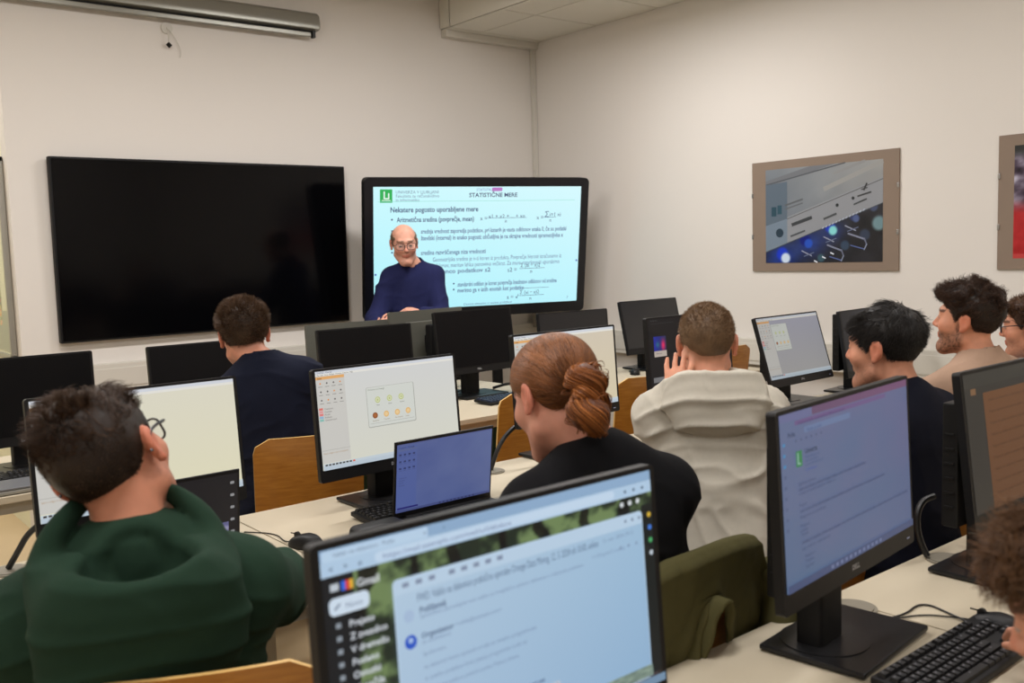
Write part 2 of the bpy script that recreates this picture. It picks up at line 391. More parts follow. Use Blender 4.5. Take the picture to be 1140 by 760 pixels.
# ---------------------------------------------------------------- lit display on a stand (slides of the lecture)
IW, IH = 1.65, 0.97
IK = 1.1
ifp_c = (3.697 * IK, 4.83 * IK, 0.018 * IK + 1.55)
r = empty('presentation_display', (ifp_c[0], ifp_c[1], 0), math.radians(-16.6), 'large lit presentation display showing a white lecture slide with formulas', 'display')
IM = trans(0, 0, ifp_c[2]) @ rotm('X', 90 + 8.5)
fr = rrect(IW, IH, 0.035, 6)
MB().prism(fr, 0.07, M=IM, z0=-0.075).build('housing', M_BLACKM, r)
M_BEZEL = mat('display_bezel', (12, 13, 20), .3)
outer = rrect(IW, IH, .035, 6); iw, ih = IW - .12, IH - .135
inner = rrect(iw, ih, .002, 6, 0, 0.008)
N_ = len(outer)
mb = MB(); mb.add([(x, y, .0) for x, y in outer] + [(x, y, 0.004) for x, y in outer] + [(x, y, 0.004) for x, y in inner] + [(x, y, -.002) for x, y in inner],
                  [(k * N_ + i, k * N_ + (i + 1) % N_, (k + 1) * N_ + (i + 1) % N_, (k + 1) * N_ + i) for k in range(3) for i in range(N_)], M=IM)
mb.build('bezel', M_BEZEL, r, smooth=30)
cv = Canvas(iw, ih); TX = (52, 72, 120); TL = (96, 118, 158)
cv.raster(0, 0, 1, 1, 12, 8, lambda U, V: [.80 - .10 * V + .04 * U, .98 - .02 * V, 1.0 + 0 * U])
cv.rect(.03, .02, .085, .125, (40, 176, 84)); cv.rrect(.046, .035, .052, .095, (232, 250, 240), .002)
cv.rrect(.046, .088, .072, .098, (232, 250, 240), .002); cv.rrect(.066, .05, .072, .098, (232, 250, 240), .002); cv.rect(.038, .105, .078, .111, (232, 250, 240))
for k, s in enumerate(('UNIVERZA V LJUBLJANI', 'Fakulteta za računalništvo', 'in informatiko')): cv.text(.10, .026 + .031 * k, .019, s, (110, 140, 165))
cv.text(.475, .012, .016, 'STATISTIKA', (120, 130, 190)); cv.rrect(.55, .008, .60, .038, (186, 120, 196), .004)
cv.text(.44, .047, .026, 'STATISTIČNE MERE', (60, 72, 110), True, width=.235)
cv.rect(.02, .115, .97, .118, (140, 220, 200))
cv.text(.075, .155, .032, 'Nekatere pogosto uporabljene mere', TX, True, width=.41)
cv.disc(.083, .26, .004, TX); cv.text(.105, .237, .030, 'Aritmetična sredina (povprečje, mean)', TX, True, width=.36)
cv.text(.495, .238, .026, 'x =', TX); cv.text(.535, .225, .024, 'x1 + x2 + ... + xn', TX, width=.18); cv.rect(.53, .258, .725, .261, TX); cv.text(.615, .264, .024, 'n', TX)
cv.text(.775, .238, .026, 'x =', TX); cv.text(.815, .205, .036, 'Σ', TX); cv.text(.84, .215, .026, 'i=1 xi', TX); cv.rect(.81, .258, .875, .261, TX); cv.text(.84, .264, .024, 'n', TX)
cv.disc(.083, .352, .004, TX)
cv.text(.215, .335, .028, 'srednja vrednost zaporedja podatkov, pri katerih je vsota odklonov enaka 0, če so podatki', TL, True, width=.715)
cv.text(.215, .39, .028, 'številski (interval) in enako pogosti; občutljiva je na skrajne vrednosti spremenljivke x', TL, True, width=.70)
cv.disc(.083, .525, .004, TX); cv.text(.215, .51, .028, 'sredina razvrščenega niza vrednosti', TL, True, width=.31)
cv.text(.27, .57, .027, 'Geometrijska sredina je n-ti koren iz produkta. Povprečje hitrosti izračunamo iz', TL, width=.64)
cv.text(.27, .62, .027, 'odklonov, meritev lahko ponovimo večkrat. Za mero razpršenosti uporabimo', TL, width=.63)
cv.text(.27, .67, .027, 'varianco podatkov s2', TL, True, width=.28)
def frac(u, v, s1, s2, lead):
    cv.text(u - .065, v + .012, .028, lead, TX); cv.text(u, v - .02, .026, s1, TX, width=.10); cv.rect(u - .005, v + .028, u + .125, v + .0315, TX); cv.text(u + .05, v + .035, .024, s2, TX)
frac(.70, .665, 'Σ (xi − x)2', 'n', 's2 =')
cv.disc(.372, .80, .004, TX); cv.text(.39, .785, .028, 'standardni odklon je koren povprečja kvadratov odklonov od sredine', TL, True, width=.50)
cv.disc(.372, .85, .004, TX); cv.text(.39, .835, .028, 'merimo ga v istih enotah kot podatke', TL, True, width=.33); cv.rect(.72, .865, .85, .868, TX)
frac(.70, .90, 'Σ (xi − x)2', 'n', 's = √')
cv.text(.42, .965, .016, 'Osnove statistike in analize podatkov', TL); cv.text(.945, .95, .018, '7', TL)
cv.disc(.99, .64, .005, (90, 120, 190)); cv.disc(.008, .70, .005, (90, 120, 190))
cv.build('screen', E_IFP, r, M=IM @ trans(0, .008, 0.0005))
mb = MB()
for sx in (-.16, .16): mb.box((sx, .16, .78), (.07, .05, 1.4), .008)
mb.box((0, .13, 1.5), (.8, .04, .3), .006); mb.box((0, .16, .45), (.42, .035, .12), .005)
mb.build('stand_column', M_BLACKM, r)
mb = MB()
for sx in (-.33, .33): mb.box((sx, .08, .10), (.07, .62, .05), .01)
mb.box((0, .16, .10), (.7, .06, .05), .01)
mb.build('stand_base', M_BLACKM, r)
for sx in (-.33, .33):
    for yy in (-.19, .35): MB().cyl((sx - .015, yy, .038), (sx + .015, yy, .038), .037).build('wheel', M_BLACKM, r)

# ---------------------------------------------------------------- framed prints on the right wall
def poster(yc, zc, w, h, pw, ph, label, paint, dyoff=0.0):
    r = empty('framed_print', (RIGHT, yc, zc), 0, label, 'framed print')
    PM = Matrix(((0, 0, -1, 0), (-1, 0, 0, 0), (0, 1, 0, 0), (0, 0, 0, 1)))   # local x -> -Y, y -> Z, z -> -X
    MB().box((0, 0, .006), (w, h, .012), .001, M=PM).build('mount_board', M_KRAFT, r)
    cv = Canvas(pw, ph); paint(cv); cv.build('print', P_PRINT, r, M=PM @ trans(dyoff, 0, .0125))
    for sx in (-1, 1):
        for zz in (-h * .18, h * .2):
            MB().box((sx * w * .495, zz, .014), (.012, .03, .006), .002, M=PM).build('clip', M_STEEL, r)
    return r
def paint_mixer(cv):
    g = lambda U, V: [.46 + .12 * U - .08 * V + .03 * n2(U, V, 4, 4, 1), .49 + .10 * U - .07 * V + .03 * n2(U, V, 4, 4, 1), .52 + .07 * U - .05 * V + .03 * n2(U, V, 4, 4, 1)]
    cv.raster(0, 0, 1, 1, 40, 30, g)
    cv.poly([(0, .12), (0, .18), (.62, -.0), (.40, 0)], (112, 116, 122)); cv.line(0, .16, .7, 0, .01, (82, 86, 92))
    cv.line(.52, .25, 1, .02, .035, (150, 151, 150)); cv.line(.6, .10, .86, 0, .02, (138, 140, 142))
    cv.poly([(0, .60), (1, .17), (1, .43), (0, .90)], (140, 144, 150)); cv.line(0, .62, 1, .19, .006, (88, 90, 92))
    cv.poly([(0, .16), (.20, .14), (.20, .62), (0, .70)], (92, 106, 120)); cv.poly([(0, .60), (.2, .53), (.2, .80), (0, .88)], (116, 132, 148))
    cv.rect(.055, .40, .10, .50, (44, 74, 88)); cv.rect(.11, .385, .15, .48, (50, 82, 96))
    cv.line(.18, .39, .34, .335, .014, (92, 96, 100)); cv.line(.18, .43, .34, .375, .010, (98, 102, 106))
    cv.disc(.13, .68, .035, (40, 58, 72)); cv.line(.24, .60, .42, .53, .026, (58, 62, 66)); cv.line(.23, .72, .36, .665, .014, (74, 78, 84))
    cv.line(.52, .555, .63, .505, .016, (70, 74, 78)); cv.disc(.635, .42, .013, (40, 44, 48)); cv.disc(.765, .36, .012, (40, 44, 48))
    cv.line(.77, .425, .875, .375, .012, (66, 70, 74)); cv.line(.80, .345, .91, .31, .012, (60, 62, 66)); cv.line(.85, .29, .875, .22, .014, (56, 58, 60)); cv.line(.83, .28, .88, .265, .008, (56, 58, 60))
    def dark(U, V):
        n = n2(U, V, 7, 7, 9); b = np.exp(-((U - .15) ** 2 / .02 + (V - .95) ** 2 / .02)) + .7 * np.exp(-((U - .4) ** 2 / .02 + (V - .8) ** 2 / .02)) + .5 * np.exp(-((U - .6) ** 2 / .01 + (V - .68) ** 2 / .01))
        R, G, B = .11 + .05 * n + .05 * U, .12 + .05 * n + .10 * b + .04 * U, .15 + .06 * n + .42 * b + .03 * U
        for (u, v, rr, c) in [(.155, .905, .05, (.10, .22, .78)), (.185, .95, .040, (.80, .87, .95)), (.36, .76, .045, (.05, .10, .46)), (.39, .80, .034, (.15, .32, .74)), (.575, .635, .042, (.12, .22, .72)), (.60, .675, .034, (.52, .84, .84)), (.77, .54, .032, (.2, .24, .42)), (.79, .565, .026, (.30, .36, .54)), (.93, .46, .03, (.26, .30, .42)), (.97, .62, .05, (.42, .54, .57)), (.50, .955, .03, (.22, .34, .39)), (.70, .83, .035, (.20, .27, .36)), (.86, .73, .04, (.2, .24, .32))]:
            w = np.clip((1.25 - np.sqrt((U - u) ** 2 + ((V - v) * .73) ** 2) / rr) * 2.2, 0, 1); R = R * (1 - w) + c[0] * w; G = G * (1 - w) + c[1] * w; B = B * (1 - w) + c[2] * w
        return [R, G, B]
    # dark lower triangle as a sheared raster
    z0 = len(cv.v); cv.raster(0, 0, 1, 1, 150, 90, lambda U, V: dark(U, (.88 - .46 * U) + V * (1 - (.88 - .46 * U))))
    P = cv.v[-1]; u = P[:, 0] / cv.w + .5; v = .5 - P[:, 1] / cv.h; v2 = (.88 - .46 * u) + v * (1 - (.88 - .46 * u)); P[:, 1] = (.5 - v2) * cv.h
    cv.line(.0, .885, 1, .425, .006, (70, 76, 84))
    for (u, v, rr, c1, c2) in [(.185, .95, .042, (30, 60, 190), (205, 222, 240)), (.39, .80, .042, (16, 30, 120), (40, 84, 190)), (.60, .675, .036, (30, 60, 190), (128, 214, 214)), (.79, .565, .03, (50, 62, 110), (78, 92, 140)), (.95, .48, .03, (60, 66, 100), (98, 104, 140))]:
        pass
    for (u, v, s) in [(.62, .87, 1), (.80, .76, 1.1)]:
        cv.line(u - .07 * s, v - .05, u + .05 * s, v + .01, .012, (128, 134, 156)); cv.line(u + .05 * s, v + .0, u + .07 * s, v + .07, .010, (108, 114, 136)); cv.line(u - .05 * s, v + .07, u + .05 * s, v + .11, .008, (88, 104, 160)); cv.line(u + .07 * s, v + .06, u + .05 * s, v + .12, .008, (140, 150, 176))
    for (u, v) in [(.33, .875), (.52, .735), (.70, .63)]: cv.line(u, v, u + .09, v + .055, .008, (150, 156, 176)); cv.line(u + .02, v + .06, u + .11, v + .02, .007, (100, 110, 140))
    for k in range(13): cv.line(.51 + .028 * k, .652 - .0135 * k, .525 + .028 * k, .635 - .0135 * k, .008, (176, 186, 206))
    for k in range(3): cv.line(.44 + .07 * k, .98 - .04 * k, .47 + .07 * k, .998 - .04 * k, .01, (220, 226, 236))
poster(3.315, 1.55 + .16, 1.0, .69, .80, .585, 'brown-mounted print of a mixing desk with glowing blue knobs on the right wall', paint_mixer, .004)
def paint_red(cv):
    def fn(U, V):
        n = n2(U, V, 16, 14, 2); top = np.clip((.60 - V) * 8, 0, 1); dk = np.clip((.12 - V) * 12, 0, 1)
        R = (.42 + .35 * n) * top + (.66 + .06 * n) * (1 - top); G = (.38 + .38 * n) * top + (.10 + .05 * n) * (1 - top); B = (.45 + .38 * n) * top + (.12 + .05 * n) * (1 - top)
        return [R * (1 - dk) + .12 * dk, G * (1 - dk) + .13 * dk, B * (1 - dk) + .12 * dk]
    cv.raster(0, 0, 1, 1, 90, 70, fn); cv.rect(0, .96, .3, 1, (186, 60, 60))
poster(1.77, 1.55 + .165, 1.0, .69, .84, .575, 'brown-mounted red and speckled print on the right wall at the picture edge', paint_red, .0)

# ---------------------------------------------------------------- desks
DZ = 0.75
def desk(x0, x1, y0, y1, label, group, grommets=(), panel=None, name='desk'):
    r = empty(name, ((x0 + x1) / 2, (y0 + y1) / 2, 0), 0, label, 'desk', group)
    w, d = x1 - x0 - .004, y1 - y0
    MB().box((0, 0, DZ - .0125), (w, d, .025), .003, mi=0).build('desk_top', M_DESK, r)
    for sx in (-1, 1):
        for sy in (-1, 1):
            MB().box((sx * (w / 2 - .06), sy * (d / 2 - .07), (DZ - .025) / 2), (.045, .045, DZ - .025), .004).build('leg', M_METAL, r)
    mb = MB()
    for sy in (-1, 1): mb.box((0, sy * (d / 2 - .07), DZ - .05), (w - .16, .03, .05), .003)
    for sx in (-1, 1): mb.box((sx * (w / 2 - .06), 0, DZ - .05), (.03, d - .18, .05), .003)
    mb.build('under_frame', M_METAL, r)
    if panel: MB().box((0, d / 2 - .12, .49), (w - .2, .018, .38), .003).build('modesty_panel', panel, r)
    for gx, gy in grommets:
        gx -= (x0 + x1) / 2; gy -= (y0 + y1) / 2
        g = MB().cyl((gx, gy, DZ), (gx, gy, DZ + .004), .05, seg=32).cyl((gx, gy, DZ + .004), (gx, gy, DZ + .006), .042, seg=32)
        g.build('cable_grommet', M_GROM, r)
    return r
R1 = (0.38, 1.18); R2 = (2.01, 2.81); R3 = (3.64, 4.44)
g1 = 'cream desks of the nearest row'; g2 = 'cream desks of the middle row'; g3 = 'cream desks of the front row'
desk(.12, 1.86, *R1, 'cream desk of the nearest row under the big lit monitor with the forest picture', g1, [(1.83, 1.10)], M_DESKEDGE)
desk(1.86, 3.46, *R1, 'cream desk of the nearest row under the dark orange screen on the right', g1, [(2.28, 1.115)], M_DESKEDGE)
desk(-.2, 1.14, *R2, 'cream desk of the middle row in front of the man in green', g2, [(.50, 2.74)])
desk(1.14, 2.74, *R2, 'cream desk of the middle row carrying the open laptop and white-screen monitor', g2, [(2.08, 2.70)])
desk(2.74, 4.0, *R2, 'cream desk of the middle row in front of the man in the pale hoodie', g2, [])
desk(4.0, 5.06, *R2, 'cream desk of the middle row next to the right wall', g2, [(4.26, 2.66)])
desk(-.2, 1.2, *R3, 'cream desk of the front row at the left picture edge', g3, [])
desk(1.2, 2.15, *R3, 'cream desk of the front row facing the man in navy', g3, [])
desk(2.15, 3.60, *R3, 'cream desk of the front row with a green panel underneath', g3, [], M_GREEN)
desk(3.60, 5.06, *R3, 'cream desk of the front row beneath the tilted black monitor', g3, [])
desk(2.2, 3.55, 4.45, 4.82, 'cream lecturer desk behind the front row, below the standing man', None, [])
# ---------------------------------------------------------------- chairs
def chair(x, y, rz, label, group=None, kind='ply'):
    r = empty('plywood_chair', (x, y, 0), math.radians(rz), label, 'chair', group)
    # backrest: bent shell, local -Y is the back side; top at 0.90
    def shell(w, z0, z1, rc, curve, fnxy, th=.010):
        nx, nz = 19, 17; V = []; top = []
        for side in (0, 1):
            for j in range(nz):
                t = j / (nz - 1); z = z0 + (z1 - z0) * t
                for i in range(nx):
                    s = i / (nx - 1) * 2 - 1
                    # rounded corners: shrink half width near both ends
                    dz = min(z1 - z, z - z0); hw = w / 2
                    if dz < rc: hw = w / 2 - rc + math.sqrt(max(0, rc * rc - (rc - dz) ** 2))
                    xx = s * hw; yy = fnxy(xx, z) - (th if side else 0)
                    V.append((xx, yy, z))
        f = []; n = nx * nz
        for j in range(nz - 1):
            for i in range(nx - 1):
                a = j * nx + i; f.append((a, a + nx, a + nx + 1, a + 1)[::1]); f.append((n + a, n + a + 1, n + a + nx + 1, n + a + nx))
        fe = []
        b = [i for i in range(nx)] + [j * nx + nx - 1 for j in range(1, nz)] + [(nz - 1) * nx + i for i in range(nx - 2, -1, -1)] + [j * nx for j in range(nz - 2, 0, -1)]
        for k in range(len(b)): p, q = b[k], b[(k + 1) % len(b)]; fe.append((p, q, n + q, n + p))
        mb = MB(); mb.add(V, f, 0); mb.add(V, fe, 1); return mb
    shell(.38, .50, .93, .055, 0, lambda x, z: -.205 - (z - .5) * .16 + x * x * .55).build('backrest', [M_PLY, M_PLYEDGE], r, smooth=50)
    st = rrect(.41, .40, .07, 6)
    mb = MB(); n = len(st)
    zf = lambda x, y: .455 + .10 * x * x + (-.25 * (y - .12) ** 2 if y > .12 else 0) + (.02 if y < -.15 else 0)
    mb.add([(x, y, zf(x, y)) for x, y in st] + [(0, 0, .452)] + [(x, y, zf(x, y) - .012) for x, y in st] + [(0, 0, .44)],
           [(i, (i + 1) % n, n) for i in range(n)] + [(n + 1 + (i + 1) % n, n + 1 + i, 2 * n + 1) for i in range(n)] + [((i + 1) % n, i, n + 1 + i, n + 1 + (i + 1) % n) for i in range(n)])
    mb.build('seat', M_PLY, r, smooth=50)
    for sx in (-1, 1):
        MB().tube([(sx * .17, .17, .435), (sx * .185, .185, .2), (sx * .20, .20, .0)], .011, 10).build('leg', M_STEEL, r)
        MB().tube([(sx * .17, -.15, .435), (sx * .185, -.18, .2), (sx * .20, -.22, .0)], .011, 10).build('leg', M_STEEL, r)
        MB().tube([(sx * .15, .15, .43), (sx * .15, -.16, .43), (sx * .15, -.20, .47), (sx * .15, -.196, .56), (sx * .15, -.21, .68)], .010, 10, smooth=2).build('back_support', M_STEEL, r)
    MB().tube([(-.17, .0, .425), (.17, .0, .425)], .010, 8).build('cross_bar', M_STEEL, r)
    return r
chair(.61, 1.63, -25, 'plywood chair holding the man in the green hoodie, bottom left')
chair(1.60, 3.24, -20, 'plywood chair behind the man in navy, seen between two lit monitors')
chair(2.74, 3.42, -8, 'plywood chair beside the ponytailed man, standing at the front row desk')
chair(3.43, 3.36, -12, 'empty plywood chair left of the man in the pale hoodie, front row')
chair(4.66, 3.88, -4, 'plywood chair far right in the front row, only its corner showing beside the cropped head')
CH_J = chair(1.455, 1.48, 3, 'plywood chair under the olive jacket behind the man in black')
chair(2.32, 1.63, -8, 'plywood chair of the man in the pale hoodie')
chair(2.86, 1.52, -4, 'plywood chair of the dark-haired man in navy beyond the right monitor')
chair(3.36, 1.54, -4, 'plywood chair of the curly-haired man in beige')
chair(4.10, 1.60, -4, 'plywood chair of the man with glasses at the right picture edge')
chair(1.22, .16, -8, 'plywood chair of the seated person at the bottom right corner')
chair(2.14, 5.12, 200, 'plywood chair beyond the front desks right of the man in navy')

# ---------------------------------------------------------------- monitors
MW, MH = .54, .345; SW, SH = .520, .300
def monitor(x, y, z, yaw, tilt, label, paint=None, group=None, back=None, mini=True, foot_dx=0.03, facing=0, stand_yaw=None, logo=True, screen=None, cz=None, grey=None):
    r = empty('computer_monitor', (x, y, DZ), math.radians(yaw + facing), label, 'monitor', group)
    P = trans(0, 0, z - DZ) @ rotm('X', 90 - tilt)
    hm = back or M_BLACK
    mb = MB(); o = rrect(MW, MH, .008, 4)
    mb.prism(o, .018, M=P, z0=-.018)
    mb.box((0, -.01, -.027), (.34, .24, .02), .008, M=P)
    mb.build('housing', hm, r, smooth=35)
    ov = .5 * (MH - SH) - .007
    if paint is None:
        MB().box((0, ov, .0005), (SW, SH, .002), .0005, M=P).build('screen', screen or M_OFF, r)
    else:
        cv = Canvas(SW, SH); paint(cv); cv.build('screen', E_SCREEN, r, M=P @ trans(0, ov, .0006))
    if logo:
        tv, tf = text_mesh('DELL', True); k = .0135
        mb = MB(); mb.add([((a - 1.25) * k, -MH / 2 + .026 + b * k, .0008) for a, b in tv], [q for q in tf], M=P); mb.build('logo', M_LOGO, r, smooth=0)
    MB().box((MW / 2 - .03, -MH / 2 + .015, .0006), (.012, .003, .001), M=P).build('power_button', mat('button_light', (150, 160, 200), .4), r)
    sy = .035
    mb = MB().box((foot_dx * .5, sy + .055, .2), (.10, .055, .40), .012)                    # column
    mb.build('stand_column', M_BLACKM, r)
    yf = .05
    MB().box((foot_dx, yf + .01, .009), (.30, .215, .012), .004).build('stand_foot', M_DGREY, r)
    MB().cyl((foot_dx * .5, sy + .045, .014), (foot_dx * .5, sy + .045, .017), .085, seg=40).build('swivel_ring', M_DGREY, r)
    if mini:
        m_ = MB().box((foot_dx * .5, sy + .10, .26), (.185, .04, .30), .006)
        for k in range(6): m_.box((foot_dx * .5 - .094, sy + .10, .16 + .035 * k), (.003, .022, .006), .001)
        m_.build('mini_computer', M_BLACK, r)
    MB().box((0, -.02, -.050), (.09, .10, .045), .006, M=P).build('tilt_hinge', M_BLACKM, r)
    return r

# what the screens show
def data_mining(bg=(232, 228, 204), dialog=True, left=True, dim=1.0, small=False):
    D = lambda c: tuple(int(k * dim) for k in c)
    def paint(cv):
        cv.raster(0, 0, 1, 1, 10, 8, lambda U, V: [bg[0] / 255 * dim + .02 * V, bg[1] / 255 * dim + .015 * V, bg[2] / 255 * dim + .04 * (1 - V)])
        cv.rect(0, 0, 1, .028, D((222, 226, 234))); cv.text(.01, .004, .014, 'Untitled - Orange', D((90, 90, 100)))
        cv.rect(0, .028, 1, .05, D((240, 238, 230))); cv.text(.01, .031, .012, 'File  Edit  View  Widget  Window  Options  Help', D((90, 90, 90)))
        if left:
            cv.rect(0, .05, .19, .93, D((214, 212, 206))); cv.rect(0, .055, .19, .085, D((238, 178, 110))); cv.text(.012, .061, .014, 'Data', D((110, 70, 40)), True)
            for j in range(3):
                for i in range(4):
                    cv.disc(.027 + .044 * i, .124 + .085 * j, .0052, D((96, 92, 90)) if (i + j) % 3 else D((236, 150, 70)))
                    cv.rect(.014 + .044 * i, .155 + .085 * j, .04 + .044 * i, .160 + .085 * j, D((130, 126, 120)))
            for j, (c, s) in enumerate([((232, 120, 110), 'Transform'), ((236, 160, 160), 'Visualize'), ((236, 130, 130), 'Model'), ((150, 190, 220), 'Evaluate'), ((140, 200, 190), 'Unsupervised')]):
                cv.rect(.004, .37 + .028 * j, .03, .392 + .028 * j, D(c)); cv.text(.038, .373 + .028 * j, .014, s, D((100, 90, 90)))
            cv.rect(0, .80, .19, .803, D((170, 168, 160))); cv.text(.01, .82, .014, 'Select a widget to show its description.', D((186, 150, 110)), width=.165)
        if dialog:
            x0, y0, x1, y1 = (.33, .23, .67, .64) if not small else (.19, .12, .44, .55)
            cv.rrect(x0 - .003, y0 - .003, x1 + .005, y1 + .008, D((176, 176, 168)), .01); cv.rrect(x0, y0, x1, y1, D((222, 225, 218)), .008)
            cv.text(x0 + .01, y0 + .012, .014, 'Welcome to Orange', D((120, 126, 110)))
            w = x1 - x0
            for i, s in enumerate(('New', 'Open', 'Recent')):
                u = x0 + w * (.22 + .25 * i); v = y0 + (y1 - y0) * .33
                cv.disc(u, v, w * .055, D((196, 206, 126))); cv.disc(u, v, w * .04, D((226, 230, 196))); cv.rect(u - w * .015, v - .01, u + w * .015, v + .01, D((190, 200, 120))); cv.text(u - w * .035, v + .045, .012, s, D((120, 120, 110)))
            for i, s in enumerate(('Examples', 'Tutorials', 'Get Started', 'Docs')):
                u = x0 + w * (.14 + .235 * i); v = y0 + (y1 - y0) * .72
                cv.disc(u, v, w * .055, D((238, 190, 120)) if i else D((150, 84, 40))); cv.disc(u, v, w * .035, D((246, 214, 160)) if i else D((180, 110, 60))); cv.text(u - w * .06, v + .045, .012, s, D((150, 120, 80)))
            cv.rect(x0 + .01, y1 - .035, x1 - .01, y1 - .03, D((190, 190, 184)))
        cv.rect(0, .935, 1, .96, D((206, 218, 226))); cv.rect(0, .96, 1, 1, D((196, 210, 222)))
        for i in range(9): cv.rect(.012 + .023 * i, .941, .028 + .023 * i, .957, D((60, 56, 52)) if i < 8 else D((232, 96, 60)))
    return paint

def paint_webmail(cv):
    cv.rect(0, 0, 1, 1, (16, 22, 20))
    def forest(U, V):
        a = n2(U, V, 26, 16, 4, 5); b = n2(U, V, 9, 6, 7, 3); g = np.clip(.5 + 1.0 * a + .45 * b, 0, 1); tr = (np.abs(np.sin(U * 23 + 2 * n2(U, V, 3, 2, 12))) > .93) & (V < .55)
        br = np.clip((V - .62) * 3, 0, 1)
        R = .12 + .34 * g * (1 - .3 * br) + .08 * br; G = .17 + .38 * g * (1 - .5 * br); B = .12 + .24 * g + .03 * br
        dk = np.where(tr, .25, 1.0)
        return [R * dk, G * dk, B * dk]
    cv.raster(0, .10, 1, 1, 230, 130, forest)
    cv.rect(0, .10, .075, 1, (14, 20, 26)); cv.rect(.958, .155, 1, .955, (18, 26, 26))
    cv.rect(0, 0, 1, .045, (150, 182, 216)); cv.rrect(.004, .006, .27, .05, (196, 222, 246), .004); cv.text(.03, .014, .014, 'Vabilo na delavnico - Pošta', (110, 130, 160)); cv.text(.258, .014, .014, 'x', (90, 110, 150)); cv.text(.31, .012, .016, '+', (90, 110, 150))
    cv.rect(0, .045, 1, .10, (186, 214, 240)); cv.rrect(.13, .053, .86, .092, (206, 228, 250), .01); cv.text(.15, .062, .016, 'https://mail.example.com/mail/u/0/#inbox', (104, 126, 170), width=.36)
    for i, s in enumerate(('<', '>', 'o')): cv.text(.018 + .035 * i, .060, .018, s, (96, 112, 144), True)
    for i in range(3): cv.disc(.90 + .033 * i, .072, .004, (60, 74, 104))
    for i in range(3): cv.disc(.885 + .03 * i, .128, .007, (220, 226, 230))
    cv.rect(.018, .128, .038, .155, (200, 210, 220)); cv.rect(.044, .125, .054, .16, (60, 110, 230)); cv.rect(.054, .125, .064, .16, (226, 70, 60)); cv.rect(.064, .125, .072, .16, (240, 190, 60)); cv.text(.08, .128, .024, 'Gmail', (226, 232, 236), True)
    cv.rrect(.012, .18, .108, .245, (218, 234, 250), .012); cv.text(.05, .202, .018, 'Novo', (110, 130, 160)); cv.line(.024, .222, .038, .205, .004, (90, 110, 140))
    for i, s in enumerate(('Prejeto', 'Z zvezdico', 'V dremežu', 'Poslano', 'Osnutki', 'Naročila', 'Več', '', 'Oznake')):
        cv.text(.055, .27 + .048 * i, .021, s, (222, 228, 236), True); cv.rect(.024, .273 + .048 * i, .036, .292 + .048 * i, (150, 160, 170))
    cv.rrect(.165, .175, .955, .965, (196, 220, 242), .012)
    cv.raster(.168, .235, .953, .955, 8, 8, lambda U, V: [.74 - .08 * U - .06 * V, .84 - .05 * U - .05 * V, .93 - .03 * U - .03 * V])
    T1 = (88, 106, 140); T2 = (134, 154, 188)
    for i in range(8): cv.rect(.19 + .035 * i + .02 * (i > 2), .195, .207 + .035 * i + .02 * (i > 2), .213, (138, 152, 178))
    for i in range(3): cv.disc(.89 + .026 * i, .205, .004, (110, 126, 156))
    cv.text(.225, .245, .026, 'FWD: Vabilo na delavnico praktične uporabe Orange Data Mining, 12. 3. 2024 ob 10.00, online', T1, width=.56)
    cv.text(.80, .252, .014, '12. mar. 2024, 09:12', T2); cv.text(.76, .31, .014, '11:24 (pred 2 urama)', T2)
    for i in range(3): cv.disc(.865 + .03 * i, .318, .004, T2)
    cv.disc(.20, .325, .014, (176, 200, 230)); cv.text(.228, .30, .019, 'Pošiljatelj', T1, True); cv.text(.228, .328, .014, 'Spoštovani, posredujem vam vabilo na brezplačno spletno delavnico o rudarjenju podatkov', T2, width=.50)
    cv.disc(.20, .425, .016, (44, 92, 206)); cv.disc(.20, .419, .006, (180, 206, 246)); cv.text(.228, .40, .018, 'Organizator', T1, True); cv.text(.32, .402, .014, '<vabila@example.com>', T2); cv.text(.228, .428, .014, 'za udeležence', T2)
    cv.text(.228, .475, .014, 'Spoštovani,', T2)
    for j, s in enumerate(('na delavnici bomo spoznali orodje za vizualno programiranje', 'in analizo podatkov brez pisanja programske kode ter', 'pripravili prve modele na primerih iz prakse. Prijava je obvezna.')):
        cv.text(.228, .525 + .045 * j, .015, s, T2, width=.33 - .03 * j)
    cv.text(.228, .68, .014, 'Lp', T2); cv.text(.228, .72, .014, 'Priloge', T2); cv.text(.228, .765, .016, '2 prilogi  •  Pregledano', T2, width=.25); cv.text(.50, .757, .016, 'Prenesi vse', (76, 96, 140), True)
    for k in range(2):
        x0 = .40 + .115 * k; cv.rect(x0, .80, x0 + .105, .95, (206, 214, 226))
        for i in range(8): cv.rect(x0 + .006 + .0125 * i, .805, x0 + .010 + .0125 * i, .935 - .01 * (i % 3), (140, 152, 176))
    cv.disc(.61, .86, .009, (60, 84, 160)); cv.text(.70, .87, .02, '^', (60, 76, 130), True, rot=30)
    cv.rect(.168, .90, .953, .955, (146, 164, 178)); cv.raster(.60, .90, .953, .952, 40, 10, lambda U, V: [.52 + .1 * n2(U, V, 20, 5, 3), .6 + .1 * n2(U, V, 20, 5, 3), .55 + .08 * n2(U, V, 20, 5, 3)])
    cv.rect(0, .962, 1, 1, (120, 150, 178))
    for i in range(4): cv.disc(.975, .20 + .06 * i, .007, [(230, 190, 60), (70, 130, 230), (80, 180, 110), (200, 210, 220)][i])

